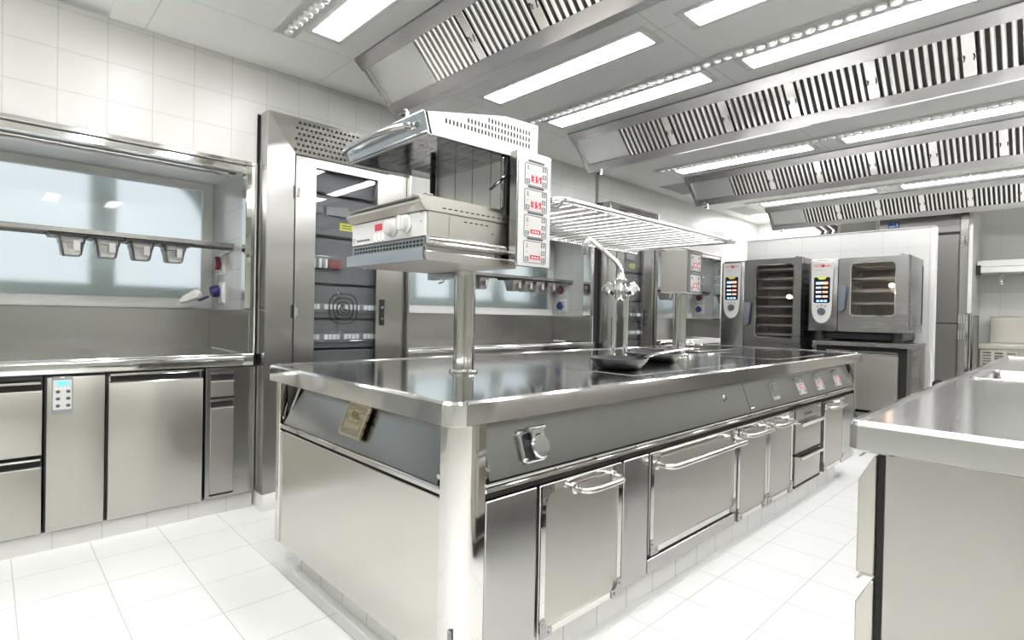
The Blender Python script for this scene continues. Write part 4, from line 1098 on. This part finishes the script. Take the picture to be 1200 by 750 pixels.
    # door
    dx0, dx1 = xs + .004, x1 - .002
    m = MB(); ring_prism(m, rr((dx0 + dx1) / 2, (z0 + z1) / 2 + .0, dx1 - dx0, z1 - z0 - .008, .012, 5), rr((gx[0] + gx[1]) / 2, (gz[0] + gz[1]) / 2, gx[1] - gx[0], gz[1] - gz[0], .035, 5), 'y', y0 - .012, y0 + .055)
    d = m.build('door', 'oven', t)
    m = MB(); ring_prism(m, rr((gx[0] + gx[1]) / 2, (gz[0] + gz[1]) / 2, gx[1] - gx[0] + .012, gz[1] - gz[0] + .012, .04, 5), rr((gx[0] + gx[1]) / 2, (gz[0] + gz[1]) / 2, gx[1] - gx[0] - .008, gz[1] - gz[0] - .008, .03, 5), 'y', y0 - .016, y0 - .004); m.build('glass_trim', 'polish', d)
    MB().prism(rr((gx[0] + gx[1]) / 2, (gz[0] + gz[1]) / 2, gx[1] - gx[0], gz[1] - gz[0], .03), 'y', y0 - .002, y0 + .006).build('glass_pane', 'ovenglass', d)
    hz = z0 + (z1 - z0) * .44
    m = MB().prism([(dx0 + .008, hz + .14), (dx0 + .075, hz + .13), (dx0 + .08, hz + .11), (dx0 + .062, hz - .10), (dx0 + .03, hz - .125), (dx0 + .012, hz - .115)], 'y', y0 - .055, y0 - .025, .006, 2)
    m.box(dx0 + .015, dx0 + .045, y0 - .03, y0 - .011, hz + .06, hz + .10); m.box(dx0 + .02, dx0 + .045, y0 - .03, y0 - .011, hz - .08, hz - .05); m.build('handle', 'greyblue', d)
    MB().box(xs - .004, xs + .002, y0 + .004, y0 + .05, z0 + .004, z1 - .004).build('door_seal', 'dark', t)
    MB().box(x0 + .06, x1 - .05, y0 + .08, y1 - .02, z0 - .075, z0 - .001, .01).build('underside_shade', 'black', t)  # black box put in for the shade under the oven body
    for xx in (x0 + .09, x1 - .09):
        for yy in (y0 + .055, y1 - .1): MB().cyl((xx, yy, z0 - .088), (xx, yy, z0 + .002), .042, 18).build('foot', 'black', t)
    m = MB().cyl((x1 - .06, y0 + .02, z1 - .004), (x1 - .06, y0 + .02, z1 + .014), .012, 10); m.box(x1 - .075, x1 - .01, y0 + .01, y0 + .05, z1 - .004, z1 + .006, .002); m.build('hinge_cap', 'oven', t)
    return t
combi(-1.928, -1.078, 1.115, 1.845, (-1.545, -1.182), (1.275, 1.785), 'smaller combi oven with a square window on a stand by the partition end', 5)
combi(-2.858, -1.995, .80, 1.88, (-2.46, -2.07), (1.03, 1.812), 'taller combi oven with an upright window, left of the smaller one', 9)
# stand under each
def stand(x0, x1, zt, door, label):
    y0, y1 = 6.08, 6.75
    t = thing('oven_stand', label, 'stand', ((x0 + x1) / 2, (y0 + y1) / 2, 0), 'stands under the combi ovens')
    m = MB().box(x0, x1, y0, y1, zt - .045, zt, .006); m.box(x0, x0 + .02, y0 + .004, y0 + .06, zt - .075, zt - .045); m.build('top', 'steel', t)
    m = MB()
    m.box(x0 + .005, x0 + .04, y0 + .02, y1, .12, zt - .045); m.box(x1 - .04, x1 - .005, y0 + .02, y1, .12, zt - .045); m.box(x0 + .04, x1 - .04, y1 - .02, y1, .12, zt - .045); m.box(x0 + .04, x1 - .04, y0 + .05, y1 - .02, .12, .14)
    m.build('carcass', 'oven', t)
    MB().box(x0 + .04, x1 - .04, y0 + .06, y0 + .07, .14, zt - .046).build('inner_panel', 'dark', t)
    if door:
        d = MB().box(door[0], door[1], y0, y0 + .035, .37, .90, .004).build('door', 'satin', t)
        MB().box(door[0], door[1], y0 - .012, y0 + .02, .905, .935, .006).build('handle', 'polish', d)
        MB().box(x0 + .02, x1 - .05, y0 + .0, y0 + .04, .30, .345, .004).box(x0 + .02, x1 - .05, y0 + .0, y0 + .04, .2, .24, .004).build('lower_rail', 'polish', t)
    for xx in (x0 + .06, x1 - .06):
        for yy in (y0 + .1, y1 - .08): MB().cyl((xx, yy, 0), (xx, yy, .121), .022, 14).build('foot', 'polish', t)
    return t
stand(-1.88, -1.04, 1.02, (-1.75, -1.145), 'stainless stand cupboard under the smaller combi oven')
stand(-2.83, -2.02, .705, None, 'low stainless stand under the taller combi oven, behind the island')
# hose by the partition
t = thing('drain_hose', 'thin white hose curling to the floor beside the oven stand', 'hose', (-1.0, 6.78, 0))
MB().tube([(-1.0, 6.70, .95), (-.985, 6.68, .7), (-.99, 6.66, .5), (-.97, 6.6, .35), (-.95, 6.55, .2), (-.95, 6.5, .02)], .012, 10).build('hose', 'hose', t)
m = MB(); m.tube([(-.93 + .05 * math.cos(a * PI / 10), 6.76, .60 + .05 * math.sin(a * PI / 10)) for a in range(20)], .014, 10, True); m.box(-.945, -.915, 6.775, 6.84, .585, .615)
m.build('hose_coil', 'black', t)

# ------------------------------------------------------------------ tall refrigerator behind the partition
t = thing('tall_refrigerator', 'tall stainless refrigerator with side hinges, rising behind the partition', 'refrigerator', (-1.35, 8.3, 0))
MB().box(-1.745, -.945, 8.03, 8.70, .1, 2.50).build('carcass', 'fridge', t)
MB().box(-1.74, -.95, 8.0, 8.03, 2.27, 2.495, .004).build('top_panel', 'fridge', t)
MB().box(-1.74, -.95, 8.012, 8.03, 2.245, 2.27).build('gap', 'dark', t); MB().box(-1.74, -.95, 8.012, 8.03, 1.212, 1.222).build('gap', 'dark', t)
for z0, z1 in ((1.224, 2.242), (.13, 1.21)):
    d = MB().box(-1.738, -.955, 7.985, 8.028, z0, z1, .004).build('door', 'fridge', t)
    for zz in ((z0 + .05, z1 - .08) if z0 > 1 else (z1 - .12,)): MB().box(-.95, -.885, 7.985, 8.01, zz - .055, zz + .055, .004).cyl((-.915, 7.98, zz - .05), (-.915, 7.98, zz + .05), .014, 10).build('hinge', 'polish', d)
MB().box(-.945, -.875, 8.01, 8.6, .1, 2.5).build('side_frame', 'hood', t)
for xx in (-1.69, -1.02):
    for yy in (8.12, 8.6): MB().cyl((xx, yy, 0), (xx, yy, .101), .025, 12).build('foot', 'black', t)
m = MB().prism(rr(-1.585, 2.405, .115, .075, .006), 'y', 7.998, 8.0); m.m(1)
for i, w in enumerate((.016, .018, .014)): m.box(-1.63 + i * .022, -1.63 + i * .022 + w, 7.997, 7.998, 2.383, 2.40)
m.box(-1.56, -1.545, 7.997, 7.998, 2.382, 2.425); m.box(-1.565, -1.54, 7.997, 7.998, 2.39, 2.396); m.m(2).box(-1.60, -1.58, 7.997, 7.998, 2.42, 2.432)
m.build('sticker', ['sticker', 'white', pmat('green_mark', (.1, .5, .25), .4)], t, label='small blue sticker with white marks')
t = thing('air_duct', 'grey sheet-metal duct between the hoses and the tall refrigerator', 'duct', (-2.0, 8.4, 2.2))
MB().box(-2.22, -1.765, 8.1, 8.76, 2.30, 2.50, .004).build('body', 'vent', t); MB().box(-2.225, -2.19, 8.09, 8.10, 2.29, 2.51).box(-1.795, -1.763, 8.09, 8.10, 2.29, 2.51).build('flange', 'white', t)
t = thing('pipe_bundle', 'bundle of black and chrome pipes on the wall above the ovens', 'pipes', (-2.4, 8.7, 2.4))
for i, (x, mt) in enumerate(((-2.62, 'black'), (-2.57, 'polish'), (-2.52, 'black'), (-2.47, 'polish'), (-2.41, 'black'), (-2.35, 'polish'), (-2.30, 'black'))):
    MB().tube([(x - .08, 8.74, 2.70), (x - .06, 8.70, 2.60), (x + .02, 8.68, 2.54), (x + .05, 8.67, 2.50), (x + .03, 8.66, 2.44), (x - .02, 8.70, 2.36)], .022, 10).build('pipe', mt, t)
MB().box(-2.66, -2.24, 8.72, 8.765, 2.56, 2.60).box(-2.6, -2.24, 8.72, 8.765, 2.51, 2.53).build('pipe_clamp', 'black', t)

# ------------------------------------------------------------------ far right cooking bench and shelf
t = thing('wall_shelf', 'white double shelf on the far wall above the vented bench', 'shelf', (-.2, 8.55, 1.81))
MB().box(-.83, .9, 8.33, 8.745, 1.882, 1.955, .006).build('upper_board', 'white', t)
MB().box(-.83, .9, 8.30, 8.745, 1.81, 1.876, .004).build('lower_board', 'white', t)
for xx in (-.805, -.25, .3, .85): MB().box(xx, xx + .03, 8.40, 8.745, 1.876, 1.882).build('bracket', 'white', t)
m = MB().box(-.83, -.79, 8.295, 8.40, 1.79, 1.90, .004); m.build('end_clip', 'black', t)
m = MB().cyl((-.61, 8.38, 1.81), (-.61, 8.38, 1.72), .022, 14); m.lathe([(.03, 0), (.034, -.03), (.026, -.05), (0, -.05)], (-.61, 8.38, 1.72), 'z', 16); m.m(1).box(-.618, -.602, 8.357, 8.36, 1.68, 1.74)
m.build('hanging_fitting', ['chrome', 'keygrey'], t)  # small chrome fitting hanging under the shelf
t = thing('cooking_bench', 'stainless bench with raised back and louvred front on the far wall', 'bench', (-.1, 8.3, 0))
MB().box(-.80, .9, 7.9, 8.70, .955, 1.0, .006).build('top', 'satin', t)
MB().box(-.72, .9, 8.60, 8.70, 1.0, 1.31, .006).build('splashback', 'satin', t)
m = MB().box(-.78, .9, 7.95, 8.68, .1, .955); m.build('body', 'satin', t)
m = MB(); ring_prism(m, rect(-.755, -.42, .70, .945), rect(-.745, -.43, .71, .935), 'y', 7.94, 7.95)
m.m(0)
for c in range(3):
    for r_ in range(6):
        x = -.72 + c * .098; z = .905 - r_ * .03
        m.m(0).prism([(x, z), (x + .07, z), (x + .068, z + .012), (x + .002, z + .012)], 'y', 7.938, 7.95); m.m(1).box(x, x + .07, 7.947, 7.9495, z - .008, z)
m.build('louvre_panel', ['polish', 'dark'], t)
for xx in (-.72, .82):
    for yy in (8.02, 8.6): MB().cyl((xx, yy, 0), (xx, yy, .101), .025, 12).build('foot', 'polish', t)
t = thing('steel_upright', 'pair of slim steel uprights at the left end of the vented bench', 'post', (-.83, 8.2, 0))
MB().box(-.868, -.84, 7.86, 7.895, 0, 1.34, .004).build('post', 'polish', t); MB().box(-.828, -.812, 7.84, 7.875, 0, 1.34, .004).build('post', 'polish', t); MB().box(-.842, -.826, 7.88, 7.89, .02, 1.33).build('gap', 'dark', t)
MB().box(-.80, -.75, 7.83, 7.87, 0, 1.315, .01).build('side_guard', 'oven', t)

# ------------------------------------------------------------------ right-hand preparation counter
RT = .962
t = thing('counter_worktop', 'scratched stainless worktop with an inset sink at the right edge', 'worktop', (.15, 3.7, .88))
X0, X1, Y0, Y1 = -.408, .75, 1.6, 5.9
sx0, sx1, sy0, sy1 = -.325, .17, 3.4, 4.08
outer = lambda i, r: rr((X0 + X1) / 2, (Y0 + Y1) / 2, X1 - X0 - 2 * i, Y1 - Y0 - 2 * i, r, 6)
inner = lambda i, r: rr((sx0 + sx1) / 2, (sy0 + sy1) / 2, sx1 - sx0 - 2 * i, sy1 - sy0 - 2 * i, r, 6)
m = MB()
L = [(inner(0, .03), RT - .02), (inner(0, .03), RT - .004), (outer(.03, .012), RT - .004), (outer(.018, .02), RT + .002), (outer(.004, .03), RT), (outer(0, .035), RT - .01), (outer(0, .035), .892), (outer(.006, .03), .887), (inner(0, .03), .887), (inner(0, .03), RT - .02)]
R_ = [[m.bm.verts.new((a, c, z)) for a, c in P] for P, z in L]
for a, c in zip(R_, R_[1:]):
    n = len(a)
    for j in range(n): m.bm.faces.new((a[j], a[(j + 1) % n], c[(j + 1) % n], c[j]))
bmesh.ops.remove_doubles(m.bm, verts=m.bm.verts, dist=1e-5); bmesh.ops.recalc_face_normals(m.bm, faces=m.bm.faces)
wt = m.build('top', 'counter', t, 18)
m = MB(); L = [(inner(-.03, .05), RT - .003), (inner(-.028, .05), RT + .002), (inner(.004, .04), RT), (inner(.012, .04), RT - .012), (inner(.03, .05), RT - .19), (inner(.08, .05), RT - .2)]
R_ = [[m.bm.verts.new((a, c, z)) for a, c in P] for P, z in L]
for a, c in zip(R_, R_[1:]):
    n = len(a)
    for j in range(n): m.bm.faces.new((a[j], a[(j + 1) % n], c[(j + 1) % n], c[j]))
m.bm.faces.new(R_[-1]); bmesh.ops.recalc_face_normals(m.bm, faces=m.bm.faces)
m.build('sink', 'steel', t, 40)
units = [(1.66, 2.24, 'drawer unit with slanted drawer fronts at the near end of the right counter'), (2.244, 2.84, 'second drawer unit along the right counter, hidden side'), (2.844, 3.34, 'third drawer unit along the right counter, next to the sink')]
for k, (a, c, lab) in enumerate(units):
    t = thing('drawer_unit', 'stainless ' + lab, 'cabinet', (.2, (a + c) / 2, .0), 'drawer units under the right counter')
    m = MB().box(-.335, .70, a, c, .1, .886, .003); m.build('carcass', 'sidesteel', t)
    MB().box(-.352, -.3355, a + .012, c - .012, .12, .884).build('seal', 'dark', t)
    for z0, z1 in ((.56, .868), (.24, .545)):
        d = MB().prism([(-.392, z0), (-.353, z0), (-.353, z1), (-.359, z1), (-.392, z1 - .066)], 'y', a - .003, c - .004, .002).build('drawer', 'satin', t)
        MB().prism([(-.3525, z1 + .008), (-.3525, z1 + .014), (-.380, z1 + .012), (-.394, z1 - .006), (-.388, z1 - .006), (-.377, z1 + .006)], 'y', a + .004, c - .006).build('pull_lip', 'hood', d)
    for xx in (-.27, .6):
        for yy in (a + .06, c - .06): MB().cyl((xx, yy, 0), (xx, yy, .101), .022, 12).build('foot', 'black', t)
t = thing('sink_cabinet', 'plain stainless cabinet under the sink of the right counter', 'cabinet', (.2, 4.6, 0))
m = MB(); m.box(-.335, -.33, 3.344, 5.85, .1, .886); m.box(.69, .70, 3.344, 5.85, .1, .886); m.box(-.33, .69, 3.344, 3.35, .1, .886); m.box(-.33, .69, 5.844, 5.85, .1, .886); m.box(-.33, .69, 3.35, 5.844, .1, .12); m.build('carcass', 'satin', t)
for a, c in ((3.36, 4.58), (4.6, 5.84)):
    d = MB().box(-.37, -.3355, a, c, .12, .87, .004).build('door', 'satin', t); MB().box(-.385, -.3705, a + .1, c - .1, .80, .82, .003).build('handle', 'polish', d)
for xx in (-.27, .6):
    for yy in (3.45, 5.75): MB().cyl((xx, yy, 0), (xx, yy, .101), .022, 12).build('foot', 'black', t)

# ------------------------------------------------------------------ world and render look
w = bpy.data.worlds.new('sky'); S.world = w; w.use_nodes = True
bg = w.node_tree.nodes['Background']; bg.inputs[0].default_value = (.90, .96, 1, 1); bg.inputs[1].default_value = .58
S.view_settings.view_transform = 'Standard'; S.view_settings.look = 'None'; S.view_settings.gamma = 1; S.view_settings.exposure = .72
S.view_settings.use_curve_mapping = False
cy = S.cycles
cy.use_denoising = True
try:
    cy.denoiser = 'OPENIMAGEDENOISE'; cy.denoising_input_passes = 'RGB_ALBEDO_NORMAL'; cy.denoising_prefilter = 'ACCURATE'
except Exception: pass
cy.max_bounces = 16; cy.diffuse_bounces = 9; cy.glossy_bounces = 8; cy.transmission_bounces = 8; cy.transparent_max_bounces = 8
cy.sample_clamp_indirect = 14; cy.caustics_refractive = True; cy.caustics_reflective = False; cy.blur_glossy = .3
